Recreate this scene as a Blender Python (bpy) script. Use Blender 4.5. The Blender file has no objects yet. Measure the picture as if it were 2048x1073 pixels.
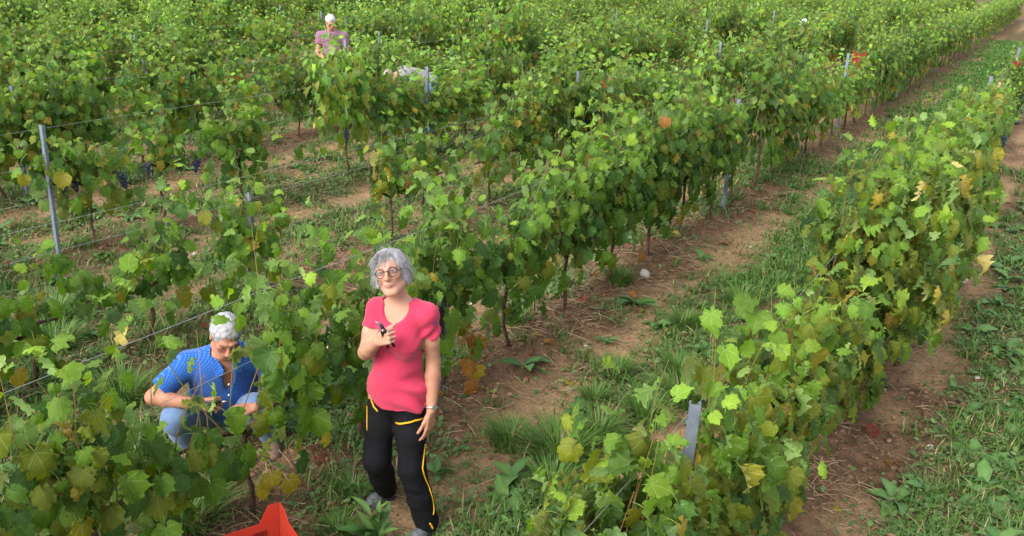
import bpy, bmesh, math, random
import numpy as np
from mathutils import Vector, Matrix
from mathutils.bvhtree import BVHTree
from mathutils.geometry import delaunay_2d_cdt

S = bpy.context.scene
COL = S.collection
R_ = math.radians

# ------------------------------------------------------------------ camera
F_PX, PITCH, PSI, ROLL, CAM_H = 1738.0, R_(20.3), R_(31.74), R_(2.035), 2.92
def cam_axes():
    f = Vector((-math.sin(PSI) * math.cos(PITCH), math.cos(PSI) * math.cos(PITCH), -math.sin(PITCH)))
    r0 = Vector((math.cos(PSI), math.sin(PSI), 0)); u0 = r0.cross(f)
    r = r0 * math.cos(ROLL) + u0 * math.sin(ROLL); u = -r0 * math.sin(ROLL) + u0 * math.cos(ROLL)
    return r, u, f
CR, CU, CF = cam_axes()
cam_d = bpy.data.cameras.new('camera'); cam = bpy.data.objects.new('camera', cam_d); COL.objects.link(cam)
cam_d.sensor_width = 36.0; cam_d.lens = F_PX / 2048 * 36.0; cam_d.clip_start = 0.05; cam_d.clip_end = 2000
cam.matrix_world = Matrix(((CR.x, CU.x, -CF.x, 0), (CR.y, CU.y, -CF.y, 0), (CR.z, CU.z, -CF.z, CAM_H), (0, 0, 0, 1)))
S.camera = cam

# ------------------------------------------------------------------ sky, sun, exposure
SUN_EL, SUN_AZ = R_(42), R_(190)          # azimuth clockwise from +Y
w = bpy.data.worlds.new('World'); S.world = w; w.use_nodes = True
nt = w.node_tree; nt.nodes.clear()
sky = nt.nodes.new('ShaderNodeTexSky'); sky.sky_type = 'NISHITA'; sky.sun_disc = False
sky.sun_elevation = SUN_EL; sky.sun_rotation = SUN_AZ; sky.dust_density = 4.0; sky.air_density = 1.0; sky.altitude = 300
hs = nt.nodes.new('ShaderNodeHueSaturation'); hs.inputs['Saturation'].default_value = 0.35   # thin overcast
bg = nt.nodes.new('ShaderNodeBackground'); bg.inputs['Strength'].default_value = 0.15
wo = nt.nodes.new('ShaderNodeOutputWorld')
nt.links.new(sky.outputs[0], hs.inputs['Color']); nt.links.new(hs.outputs[0], bg.inputs['Color']); nt.links.new(bg.outputs[0], wo.inputs['Surface'])
sun_d = bpy.data.lights.new('sun', 'SUN'); sun_d.energy = 0.75; sun_d.angle = R_(45); sun_d.color = (1.0, 0.95, 0.86)
sun = bpy.data.objects.new('sun', sun_d); COL.objects.link(sun)
sd = Vector((math.sin(SUN_AZ) * math.cos(SUN_EL), math.cos(SUN_AZ) * math.cos(SUN_EL), math.sin(SUN_EL)))
sun.rotation_euler = (-sd).to_track_quat('-Z', 'Y').to_euler(); sun.location = (0, 0, 30)
S.view_settings.view_transform = 'Standard'; S.view_settings.look = 'None'
S.view_settings.exposure = 1.53; S.view_settings.gamma = 1.0; S.view_settings.use_curve_mapping = False
S.render.engine = 'CYCLES'
S.cycles.max_bounces = 7; S.cycles.transmission_bounces = 4; S.cycles.transparent_max_bounces = 6
S.cycles.use_denoising = True; S.cycles.sample_clamp_indirect = 6.0

# ------------------------------------------------------------------ helpers
rng = np.random.default_rng(11)
random.seed(7)
ROW_S, ROW_0 = 2.26, 0.94
def RX(k): return -(ROW_0 + ROW_S * k)

def pix(p):
    """photo pixel (2048 wide) and depth of a world point, to decide what the place shows"""
    v = Vector(p) - Vector((0, 0, CAM_H)); d = v.dot(CF)
    if d < 0.05: return -9999, -9999, d
    return 1024 + F_PX * v.dot(CR) / d, 536.5 - F_PX * v.dot(CU) / d, d

def tag(o, label=None, cat=None, group=None, kind=None):
    if label: o['label'] = label
    if cat: o['category'] = cat
    if group: o['group'] = group
    if kind: o['kind'] = kind
    return o
def empty(name, loc=(0, 0, 0), rz=0.0):
    o = bpy.data.objects.new(name, None); COL.objects.link(o)
    o.location = loc; o.rotation_euler = (0, 0, rz); o.empty_display_size = 0.1
    return o
def link(name, me, parent=None, mat=None):
    o = bpy.data.objects.new(name, me); COL.objects.link(o)
    if mat is not None and not me.materials: me.materials.append(mat)
    if parent is not None: o.parent = parent
    return o
def mesh_np(name, verts, faces_flat, sizes, smooth=False, tint=None, uv=None):
    """fast mesh from numpy: faces_flat corner indices, sizes = corners per face"""
    me = bpy.data.meshes.new(name)
    verts = np.ascontiguousarray(verts, np.float32); ff = np.ascontiguousarray(faces_flat, np.int32).ravel()
    n = len(ff)
    if np.isscalar(sizes):
        m = n // sizes; starts = np.arange(m, dtype=np.int32) * sizes
    else:
        sizes = np.asarray(sizes, np.int32); m = len(sizes); starts = np.concatenate(([0], np.cumsum(sizes)[:-1])).astype(np.int32)
    me.vertices.add(len(verts)); me.vertices.foreach_set('co', verts.ravel())
    me.loops.add(n); me.loops.foreach_set('vertex_index', ff)
    me.polygons.add(m); me.polygons.foreach_set('loop_start', starts)
    me.update(calc_edges=True)
    if smooth: me.polygons.foreach_set('use_smooth', np.ones(m, bool))
    if tint is not None:
        a = me.attributes.new('tint', 'FLOAT_COLOR', 'POINT')
        t = np.ones((len(verts), 4), np.float32); t[:, :3] = tint
        a.data.foreach_set('color', t.ravel())
    if uv is not None:
        a = me.attributes.new('leaf_uv', 'FLOAT_VECTOR', 'POINT')
        t = np.zeros((len(verts), 3), np.float32); t[:, :2] = uv
        a.data.foreach_set('vector', t.ravel())
    return me
def mesh_bm(name, bm, smooth=False):
    me = bpy.data.meshes.new(name); bm.to_mesh(me); bm.free()
    if smooth: me.polygons.foreach_set('use_smooth', np.ones(len(me.polygons), bool))
    return me
def tube(bm, pts, radii, seg=6, cap=True):
    """a tapered tube along a polyline added to a bmesh"""
    pts = [Vector(p) for p in pts]
    if not hasattr(radii, '__len__'): radii = [radii] * len(pts)
    rings = []; prev = None
    for i, p in enumerate(pts):
        d = (pts[min(i + 1, len(pts) - 1)] - pts[max(i - 1, 0)])
        d = d.normalized() if d.length > 1e-9 else Vector((0, 0, 1))
        if prev is None:
            a = Vector((0, 0, 1)) if abs(d.z) < 0.9 else Vector((1, 0, 0))
            x = d.cross(a).normalized()
        else:
            x = (prev - d * prev.dot(d)).normalized()
        prev = x; y = d.cross(x)
        rings.append([bm.verts.new(p + (x * math.cos(t) + y * math.sin(t)) * radii[i]) for t in [2 * math.pi * k / seg for k in range(seg)]])
    for a, b in zip(rings, rings[1:]):
        for k in range(seg): bm.faces.new((a[k], a[(k + 1) % seg], b[(k + 1) % seg], b[k]))
    if cap:
        bm.faces.new(rings[0][::-1]); bm.faces.new(rings[-1])
def box(bm, c, s, rot=None):
    m = Matrix.Translation(c) @ (rot.to_4x4() if rot is not None else Matrix.Identity(4)) @ Matrix.Diagonal((s[0], s[1], s[2], 1))
    bmesh.ops.create_cube(bm, size=1, matrix=m)

# value noise
_perm = np.random.default_rng(5).random((256, 256)).astype(np.float32)
def vnoise(x, y):
    x = np.asarray(x, np.float64); y = np.asarray(y, np.float64)
    xi = np.floor(x).astype(int); yi = np.floor(y).astype(int); fx = x - xi; fy = y - yi
    fx = fx * fx * (3 - 2 * fx); fy = fy * fy * (3 - 2 * fy)
    g = lambda a, b: _perm[a & 255, b & 255]
    return (g(xi, yi) * (1 - fx) + g(xi + 1, yi) * fx) * (1 - fy) + (g(xi, yi + 1) * (1 - fx) + g(xi + 1, yi + 1) * fx) * fy
def fbm(x, y, o=4, s=1.0):
    r = 0; a = 0.5; t = 0
    for i in range(o):
        r = r + a * vnoise(x * s + 17.3 * i, y * s + 5.1 * i); t += a; a *= 0.5; s *= 2.03
    return r / t
def sstep(a, b, x):
    t = np.clip((np.asarray(x, float) - a) / (b - a), 0, 1); return t * t * (3 - 2 * t)

# ------------------------------------------------------------------ materials
def mat(name, col, rough=0.7, metal=0.0, noise=None, bump=None, spec=0.3, sheen=0.0):
    m = bpy.data.materials.new(name); m.use_nodes = True; t = m.node_tree; b = t.nodes['Principled BSDF']
    b.inputs['Roughness'].default_value = rough; b.inputs['Metallic'].default_value = metal
    b.inputs['Specular IOR Level'].default_value = spec
    if sheen: b.inputs['Sheen Weight'].default_value = sheen
    b.inputs['Base Color'].default_value = (*col, 1)
    tc = t.nodes.new('ShaderNodeTexCoord')
    if noise:
        sc, col2, dist = noise
        n = t.nodes.new('ShaderNodeTexNoise'); n.inputs['Scale'].default_value = sc; n.inputs['Detail'].default_value = 5; n.inputs['Roughness'].default_value = 0.65
        t.links.new(tc.outputs['Object'], n.inputs['Vector'])
        r = t.nodes.new('ShaderNodeValToRGB'); r.color_ramp.elements[0].position = 0.5 - dist; r.color_ramp.elements[1].position = 0.5 + dist
        r.color_ramp.elements[0].color = (*col, 1); r.color_ramp.elements[1].color = (*col2, 1)
        t.links.new(n.outputs['Fac'], r.inputs['Fac']); t.links.new(r.outputs['Color'], b.inputs['Base Color'])
    if bump:
        sc, st = bump
        n = t.nodes.new('ShaderNodeTexNoise'); n.inputs['Scale'].default_value = sc; n.inputs['Detail'].default_value = 4
        t.links.new(tc.outputs['Object'], n.inputs['Vector'])
        bp = t.nodes.new('ShaderNodeBump'); bp.inputs['Strength'].default_value = st; bp.inputs['Distance'].default_value = 0.01
        t.links.new(n.outputs['Fac'], bp.inputs['Height']); t.links.new(bp.outputs['Normal'], b.inputs['Normal'])
    return m

def M_(t, op, a, b=None, c=None):
    n = t.nodes.new('ShaderNodeMath'); n.operation = op
    for i, v in enumerate((a, b, c)):
        if v is None: continue
        if isinstance(v, (int, float)): n.inputs[i].default_value = v
        else: t.links.new(v, n.inputs[i])
    return n.outputs[0]
def mixc(t, fac, a, b, mode='MIX'):
    n = t.nodes.new('ShaderNodeMix'); n.data_type = 'RGBA'; n.blend_type = mode
    for s, v in ((0, fac), (6, a), (7, b)):
        if isinstance(v, (int, float)): n.inputs[s].default_value = v
        elif isinstance(v, tuple): n.inputs[s].default_value = (*v, 1)
        else: t.links.new(v, n.inputs[s])
    return n.outputs[2]

def leaf_material():
    """vine leaf: own colour from the 'tint' attribute, palmate veins, paler underside, some light through the blade"""
    m = bpy.data.materials.new('vine_leaf'); m.use_nodes = True; t = m.node_tree; N = t.nodes
    b = N['Principled BSDF']; out = N['Material Output']
    at = N.new('ShaderNodeAttribute'); at.attribute_name = 'tint'
    uv = N.new('ShaderNodeAttribute'); uv.attribute_name = 'leaf_uv'
    sp = N.new('ShaderNodeSeparateXYZ'); t.links.new(uv.outputs['Vector'], sp.inputs[0])
    ang = M_(t, 'ARCTAN2', sp.outputs['X'], sp.outputs['Y'])
    ln = N.new('ShaderNodeVectorMath'); ln.operation = 'LENGTH'; t.links.new(uv.outputs['Vector'], ln.inputs[0])
    pp = M_(t, 'PINGPONG', ang, 0.46)                                   # veins every ~53 degrees
    dist = M_(t, 'MULTIPLY', pp, ln.outputs['Value'])
    vein = M_(t, 'SUBTRACT', 1.0, M_(t, 'SMOOTH_MIN', M_(t, 'DIVIDE', dist, 0.030), 1.0, 0.2))
    # side veins along the blade
    sv = M_(t, 'PINGPONG', M_(t, 'ADD', M_(t, 'MULTIPLY', ln.outputs['Value'], 1.0), M_(t, 'MULTIPLY', pp, -0.5)), 0.07)
    side = M_(t, 'MULTIPLY', M_(t, 'SUBTRACT', 1.0, M_(t, 'MINIMUM', M_(t, 'DIVIDE', sv, 0.016), 1.0)), 0.35)
    v = M_(t, 'MAXIMUM', vein, side)
    oi = N.new('ShaderNodeObjectInfo')
    rnd = M_(t, 'ADD', M_(t, 'MULTIPLY', oi.outputs['Random'], 0.5), 0.75)
    tc = N.new('ShaderNodeTexCoord')
    ns = N.new('ShaderNodeTexNoise'); ns.inputs['Scale'].default_value = 26; ns.inputs['Detail'].default_value = 3
    t.links.new(tc.outputs['Object'], ns.inputs['Vector'])
    blotch = M_(t, 'ADD', M_(t, 'MULTIPLY', ns.outputs['Fac'], 0.9), 0.55)
    k = M_(t, 'MULTIPLY', rnd, blotch)
    cb = N.new('ShaderNodeCombineColor'); [t.links.new(k, cb.inputs[i]) for i in range(3)]
    base = mixc(t, 1.0, at.outputs['Color'], cb.outputs[0], 'MULTIPLY')
    hv = N.new('ShaderNodeHueSaturation'); hv.inputs['Saturation'].default_value = 0.8; hv.inputs['Value'].default_value = 1.75; t.links.new(base, hv.inputs['Color'])
    base = mixc(t, M_(t, 'MULTIPLY', v, 0.55), base, hv.outputs[0])
    geo = N.new('ShaderNodeNewGeometry')
    hb = N.new('ShaderNodeHueSaturation'); hb.inputs['Saturation'].default_value = 0.78; hb.inputs['Value'].default_value = 1.25; t.links.new(base, hb.inputs['Color'])
    base = mixc(t, geo.outputs['Backfacing'], base, hb.outputs[0])
    t.links.new(base, b.inputs['Base Color'])
    b.inputs['Roughness'].default_value = 0.55; b.inputs['Specular IOR Level'].default_value = 0.22
    bp = N.new('ShaderNodeBump'); bp.inputs['Strength'].default_value = 0.5; bp.inputs['Distance'].default_value = 0.004
    t.links.new(M_(t, 'ADD', M_(t, 'MULTIPLY', v, -0.6), ns.outputs['Fac']), bp.inputs['Height']); t.links.new(bp.outputs['Normal'], b.inputs['Normal'])
    tr = N.new('ShaderNodeBsdfTranslucent')
    th = N.new('ShaderNodeHueSaturation'); th.inputs['Saturation'].default_value = 1.15; th.inputs['Value'].default_value = 1.5; t.links.new(base, th.inputs['Color'])
    t.links.new(th.outputs[0], tr.inputs['Color'])
    mx = N.new('ShaderNodeMixShader'); mx.inputs[0].default_value = 0.40
    t.links.new(b.outputs[0], mx.inputs[1]); t.links.new(tr.outputs[0], mx.inputs[2]); t.links.new(mx.outputs[0], out.inputs['Surface'])
    return m
MAT_LEAF = leaf_material()

def tint_material(name, rough=0.6, trans=0.0, spec=0.3, bump=None, sss=0.0):
    m = bpy.data.materials.new(name); m.use_nodes = True; t = m.node_tree; b = t.nodes['Principled BSDF']
    at = t.nodes.new('ShaderNodeAttribute'); at.attribute_name = 'tint'
    t.links.new(at.outputs['Color'], b.inputs['Base Color'])
    b.inputs['Roughness'].default_value = rough; b.inputs['Specular IOR Level'].default_value = spec
    if sss:
        b.inputs['Subsurface Weight'].default_value = sss; b.inputs['Subsurface Radius'].default_value = (0.01, 0.004, 0.002); b.inputs['Subsurface Scale'].default_value = 1.0
    if bump:
        tc = t.nodes.new('ShaderNodeTexCoord'); n = t.nodes.new('ShaderNodeTexNoise'); n.inputs['Scale'].default_value = bump[0]; n.inputs['Detail'].default_value = 4
        t.links.new(tc.outputs['Object'], n.inputs['Vector'])
        bp = t.nodes.new('ShaderNodeBump'); bp.inputs['Strength'].default_value = bump[1]; bp.inputs['Distance'].default_value = 0.005
        t.links.new(n.outputs['Fac'], bp.inputs['Height']); t.links.new(bp.outputs['Normal'], b.inputs['Normal'])
    if trans:
        out = t.nodes['Material Output']; tr = t.nodes.new('ShaderNodeBsdfTranslucent'); t.links.new(at.outputs['Color'], tr.inputs['Color'])
        mx = t.nodes.new('ShaderNodeMixShader'); mx.inputs[0].default_value = trans
        t.links.new(b.outputs[0], mx.inputs[1]); t.links.new(tr.outputs[0], mx.inputs[2]); t.links.new(mx.outputs[0], out.inputs['Surface'])
    return m
MAT_GRASS = tint_material('grass_blade', 0.55, 0.25)
MAT_WEED = tint_material('weed_leaf', 0.5, 0.2, bump=(60, 0.3))
MAT_STRAW = tint_material('straw', 0.8, 0.0, 0.15)
MAT_CLOD = tint_material('soil_crumb', 0.95, 0.0, 0.1, bump=(90, 0.6))
MAT_BARK = mat('vine_bark', (0.045, 0.030, 0.022), 0.95, noise=(30, (0.16, 0.10, 0.065), 0.2), bump=(70, 0.9), spec=0.1)
MAT_CANE = mat('vine_cane', (0.24, 0.12, 0.045), 0.6, noise=(20, (0.33, 0.21, 0.07), 0.25), bump=(60, 0.3))
MAT_SHOOT = mat('green_shoot', (0.16, 0.19, 0.05), 0.6, noise=(15, (0.27, 0.16, 0.06), 0.2))
MAT_STEEL = mat('galvanised_steel', (0.11, 0.14, 0.185), 0.65, 0.1, noise=(22, (0.20, 0.23, 0.27), 0.25), bump=(120, 0.15), spec=0.5)
MAT_WIRE = mat('trellis_wire', (0.34, 0.35, 0.35), 0.5, 0.4)
MAT_GRAPE = mat('grape_skin', (0.016, 0.018, 0.05), 0.55, noise=(90, (0.06, 0.07, 0.14), 0.25))
MAT_STONE = mat('pale_stone', (0.36, 0.31, 0.26), 0.9, noise=(14, (0.52, 0.46, 0.40), 0.3), bump=(40, 0.6))
# ------------------------------------------------------------------ the ground
def lateral(x):
    """distance to the nearest row line and signed place inside the alley (0 at a row, 1 at the next one to the left)"""
    u = (-np.asarray(x, float) - ROW_0) / ROW_S
    f = u - np.floor(u)
    return np.minimum(f, 1 - f) * ROW_S, f, np.floor(u)
def pale_mask(x, y):
    """dry trodden soil: the wheel tracks of each alley"""
    d, f, k = lateral(x)
    w1 = 0.14 * (fbm(x * 0 + 3.1 * k, y * 0.5, 2) - 0.5)
    a = np.exp(-((f - 0.68 + w1) / 0.13) ** 2); b = np.exp(-((f - 0.30 + w1) / 0.11) ** 2) * 0.75
    r0 = np.exp(-((np.asarray(x, float) + 0.42) / 0.20) ** 2)
    m = np.where(np.asarray(x) > -ROW_0 + 0.02, r0, np.maximum(a, b))
    n = fbm(np.asarray(x) * 1.3, np.asarray(y) * 1.3, 4)
    return np.clip(m * sstep(0.34, 0.58, n) * 1.15, 0, 1)
def green_mask(x, y):
    """how much weed and grass grows at a spot"""
    x = np.asarray(x, float); y = np.asarray(y, float)
    d, f, k = lateral(x); n = fbm(x * 0.9 + 40, y * 0.9 + 9, 4)
    mid = np.exp(-((f - 0.47) / 0.22) ** 2)
    g = mid * sstep(0.26, 0.42, n) + 0.65 * sstep(0.42, 0.58, n)
    g = np.where((k == 0), g + 1.6 * np.exp(-((f - 0.50) / 0.24) ** 2) * sstep(7.5, 11.5, y), g)
    g = np.where((k == 0), np.maximum(g, 1.0 * np.exp(-((f - .42) / .24) ** 2) * sstep(.24, .36, n)), g)
    g = np.where((k >= 1), g * 1.1 + 0.5 * sstep(0.36, 0.5, n), g)
    rt = sstep(-0.42, 0.10, x + 0.7 * (n - 0.5)) * sstep(0.22, 0.42, n)
    g = np.where(x > -ROW_0, rt * 1.3 + 0.35 * sstep(0.5, 0.65, n), g)
    return np.clip(g, 0, 1) * (1 - 0.75 * pale_mask(x, y))
def gz(x, y, fine=True):
    x = np.asarray(x, float); y = np.asarray(y, float)
    d, f, k = lateral(x)
    z = 0.045 * np.exp(-(d / 0.28) ** 2) - 0.02 * pale_mask(x, y) - 0.015
    z = z + 0.05 * (fbm(x * 0.6, y * 0.6, 3) - 0.5)
    if fine:
        rough = 1 - 0.6 * pale_mask(x, y)
        z = z + rough * (0.06 * (fbm(x * 4, y * 4, 4) - 0.5) + 0.045 * (fbm(x * 13 + 3, y * 13, 3) - 0.5))
    far = sstep(26, 34, np.hypot(x + 5, y - 8))
    return z * (1 - far) + far * -0.03

def axis_pts(lo, hi, flo, fhi, step):
    """fine spacing inside [flo,fhi], growing outwards to lo/hi"""
    p = list(np.arange(flo, fhi + 1e-6, step))
    s = step; a = flo
    while a > lo: s *= 1.14; a -= s; p.insert(0, max(a, lo))
    s = step; a = p[-1]
    while a < hi: s *= 1.14; a += s; p.append(min(a, hi))
    return np.array(p)
def build_ground():
    xs = axis_pts(-420, 420, -9.5, 1.8, 0.034); ys = axis_pts(-200, 620, 0.8, 13.5, 0.036)
    X, Y = np.meshgrid(xs, ys); Z = gz(X, Y)
    v = np.stack([X, Y, Z], -1).reshape(-1, 3)
    ny, nx = X.shape; i = np.arange(nx - 1)[None, :] + np.arange(ny - 1)[:, None] * nx
    f = np.stack([i, i + 1, i + 1 + nx, i + nx], -1).reshape(-1, 4)
    pm = pale_mask(X, Y).ravel(); gm = green_mask(X, Y).ravel()
    d, fr, k = lateral(X.ravel())
    red = np.clip(np.exp(-(d / 0.55) ** 2) * 1.0 + 0.25, 0, 1)
    tint = np.stack([pm, gm, red], -1)
    me = mesh_np('ground', v, f, 4, True, tint)
    m = bpy.data.materials.new('vineyard_soil'); m.use_nodes = True; t = m.node_tree; N = t.nodes; b = N['Principled BSDF']
    at = N.new('ShaderNodeAttribute'); at.attribute_name = 'tint'
    sp = N.new('ShaderNodeSeparateColor'); t.links.new(at.outputs['Color'], sp.inputs[0])
    tc = N.new('ShaderNodeTexCoord')
    def ns(scale, detail=6, rough=0.65):
        n = N.new('ShaderNodeTexNoise'); n.inputs['Scale'].default_value = scale; n.inputs['Detail'].default_value = detail; n.inputs['Roughness'].default_value = rough
        t.links.new(tc.outputs['Object'], n.inputs['Vector']); return n.outputs['Fac']
    n1, n2, n3 = ns(2.2), ns(11), ns(60, 4)
    def ramp(fac, a, ca, bb, cb):
        r = N.new('ShaderNodeValToRGB'); r.color_ramp.elements[0].position = a; r.color_ramp.elements[1].position = bb
        r.color_ramp.elements[0].color = (*ca, 1); r.color_ramp.elements[1].color = (*cb, 1); t.links.new(fac, r.inputs['Fac']); return r.outputs['Color']
    dark = ramp(n2, 0.35, (0.090, 0.060, 0.036), 0.68, (0.225, 0.148, 0.086))
    redd = ramp(n2, 0.35, (0.100, 0.060, 0.037), 0.68, (0.240, 0.145, 0.086))
    soil = mixc(t, sp.outputs['Blue'], dark, redd)
    pale = ramp(n2, 0.3, (0.315, 0.205, 0.112), 0.7, (0.46, 0.31, 0.175))
    soil = mixc(t, M_(t, 'MULTIPLY', sp.outputs['Red'], M_(t, 'ADD', M_(t, 'MULTIPLY', n1, 0.8), 0.5)), soil, pale)
    moss = ramp(n3, 0.35, (0.045, 0.065, 0.022), 0.65, (0.10, 0.12, 0.045))
    soil = mixc(t, M_(t, 'MULTIPLY', M_(t, 'MULTIPLY', sp.outputs['Green'], n3), 0.9), soil, moss)
    gr = ramp(n3, 0.3, (0.62, 0.62, 0.62), 0.7, (1.25, 1.2, 1.15))
    soil = mixc(t, 1.0, soil, gr, 'MULTIPLY')
    t.links.new(soil, b.inputs['Base Color']); b.inputs['Roughness'].default_value = 0.95; b.inputs['Specular IOR Level'].default_value = 0.1
    bp = N.new('ShaderNodeBump'); bp.inputs['Strength'].default_value = 1.0; bp.inputs['Distance'].default_value = 0.035
    t.links.new(M_(t, 'ADD', M_(t, 'MULTIPLY', n3, 0.6), n2), bp.inputs['Height']); t.links.new(bp.outputs['Normal'], b.inputs['Normal'])
    o = link('ground', me, None, m); tag(o, 'reddish brown vineyard soil with paler trodden wheel tracks', 'ground', kind='structure')
build_ground()

def vis_pts(n, y0=0.8, y1=30, x0=-16, x1=4.5, power=2.0, margin=120):
    """random ground points, denser near the camera, that lie in or just beside the view"""
    out = []
    tot = 0
    while tot < n:
        m = n * 3
        r = rng.random(m) ** (1 / 1.0)
        dd = 2.5 + (y1 - 2.5) * rng.random(m) ** power
        an = PSI + (rng.random(m) - 0.5) * 1.35
        x = -np.sin(an) * dd; y = np.cos(an) * dd
        ok = (x > x0) & (x < x1) & (y > y0)
        x, y = x[ok], y[ok]
        out.append(np.stack([x, y], -1)); tot += len(x)
    return np.concatenate(out)[:n]

def blades(px, py, length, lean, col, width=0.0035, seg=3):
    """grass blades: tapered bent strips with 2*seg-1 triangles-ish"""
    n = len(px); az = rng.random(n) * 2 * np.pi
    dx, dy = np.cos(az), np.sin(az); wx, wy = -dy * width, dx * width
    if np.ndim(width): wx, wy = -dy * width, dx * width
    z0 = gz(px, py)
    V = np.zeros((n, 2 * seg + 1, 3), np.float32)
    for s in range(seg + 1):
        t = s / seg
        h = length * (t - 0.35 * lean * t * t); o = length * lean * t * t * 0.9
        cx, cy, cz = px + dx * o, py + dy * o, z0 + h - 0.01
        if s < seg:
            wsc = 1 - 0.75 * t
            V[:, 2 * s] = np.stack([cx + wx * wsc, cy + wy * wsc, cz], -1); V[:, 2 * s + 1] = np.stack([cx - wx * wsc, cy - wy * wsc, cz], -1)
        else: V[:, 2 * seg] = np.stack([cx, cy, cz], -1)
    tri = []
    for s in range(seg - 1):
        a = 2 * s; tri += [[a, a + 1, a + 3], [a, a + 3, a + 2]]
    a = 2 * seg - 2; tri += [[a, a + 1, a + 2]]
    F = (np.arange(n) * (2 * seg + 1))[:, None, None] + np.array(tri)[None]
    T = np.repeat(col[:, None, :], 2 * seg + 1, 1)
    return V.reshape(-1, 3), F.reshape(-1, 3), T.reshape(-1, 3)
def grass_col(n, dry=0.12):
    a = rng.random((n, 1)); c = np.array([0.060, 0.135, 0.022]) * (1 - a) + np.array([0.11, 0.21, 0.04]) * a
    d = rng.random(n) < dry
    c[d] = np.array([0.34, 0.27, 0.13]) * (0.7 + 0.5 * rng.random((d.sum(), 1)))
    return c * (0.8 + 0.4 * rng.random((n, 1)))
def build_grass():
    # clumped short grass over the alleys
    p = vis_pts(22000, y1=24, power=1.3); g = green_mask(p[:, 0], p[:, 1]); p = p[rng.random(len(p)) < g ** 1.2]
    cn = rng.integers(8, 26, len(p)); c = np.repeat(p, cn, 0); spread = np.repeat(0.03 + 0.05 * rng.random(len(p)), cn)
    lenm = np.repeat(0.05 + 0.11 * rng.random(len(p)) ** 2, cn)
    q = c + rng.normal(0, 1, c.shape) * spread[:, None]
    dist = np.hypot(q[:, 0], q[:, 1])
    V, F, T = blades(q[:, 0], q[:, 1], lenm * (0.6 + 0.7 * rng.random(len(q))), 0.3 + 1.0 * rng.random(len(q)), grass_col(len(q)), width=0.0030 + 0.0004 * dist)
    # the grassy middle of the wide path further up
    q2 = np.stack([-2.0 + rng.normal(0, 0.45, 42000), 7.5 + 34 * rng.random(42000) ** 1.3], -1)
    k = rng.random(len(q2)) < np.clip(green_mask(q2[:, 0], q2[:, 1]) * 1.4, 0, 1); q2 = q2[k]
    V2, F2, T2 = blades(q2[:, 0], q2[:, 1], 0.05 + 0.09 * rng.random(len(q2)), 0.4 + rng.random(len(q2)), grass_col(len(q2), 0.06) * [0.95, 1.1, 1.0], width=0.003 + 0.0004 * np.hypot(q2[:, 0], q2[:, 1]))
    V = np.concatenate([V, V2]); F = np.concatenate([F, F2 + len(V) - len(V2)]); T = np.concatenate([T, T2])
    o = link('grass', mesh_np('grass', V, F, 3, False, T), None, MAT_GRASS); tag(o, 'short green grass growing between the vine rows', 'grass', kind='stuff')
build_grass()

def small_leaves(p, size, cols, lift):
    n = len(p); az = rng.random(n) * 2 * np.pi; el = rng.random(n) * 0.7
    d = np.stack([np.cos(az) * np.cos(el), np.sin(az) * np.cos(el), np.sin(el)], -1)
    s = np.stack([-np.sin(az), np.cos(az), np.zeros(n)], -1) + rng.normal(0, 0.25, (n, 3))
    s /= np.linalg.norm(s, axis=1, keepdims=True)
    base = np.stack([p[:, 0], p[:, 1], gz(p[:, 0], p[:, 1]) + lift], -1)
    L = size[:, None]
    V = np.stack([base, base + d * L * .35 + s * L * .3, base + d * L * .75 + s * L * .22, base + d * L - np.array([0, 0, 1]) * L * .15, base + d * L * .75 - s * L * .22, base + d * L * .35 - s * L * .3], 1)
    F = (np.arange(n) * 6)[:, None, None] + np.array([[0, 1, 5], [1, 2, 5], [2, 4, 5], [2, 3, 4]])[None]
    return V.reshape(-1, 3), F.reshape(-1, 3), np.repeat(cols[:, None], 6, 1).reshape(-1, 3)
def build_cover():
    p = vis_pts(230000, y1=24, power=1.3); g = green_mask(p[:, 0], p[:, 1])
    cl = fbm(p[:, 0] * 3.1, p[:, 1] * 3.1, 3); keep = rng.random(len(p)) < np.clip(g * 1.1 + 0.06, 0, 1) * sstep(0.36, 0.52, cl)
    p = p[keep]; n = len(p); a = rng.random((n, 1))
    cols = (np.array([0.055, 0.12, 0.03]) * (1 - a) + np.array([0.15, 0.22, 0.07]) * a) * (0.75 + 0.5 * rng.random((n, 1)))
    V, F, T = small_leaves(p, 0.018 + 0.035 * rng.random(n) ** 2 + 0.0008 * np.hypot(p[:, 0], p[:, 1]), cols, 0.006 + 0.04 * rng.random(n) ** 2)
    o = link('ground_cover', mesh_np('ground_cover', V, F, 3, False, T), None, MAT_WEED); tag(o, 'low leafy weeds carpeting parts of the soil', 'weeds', kind='stuff')
build_cover()
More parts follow.
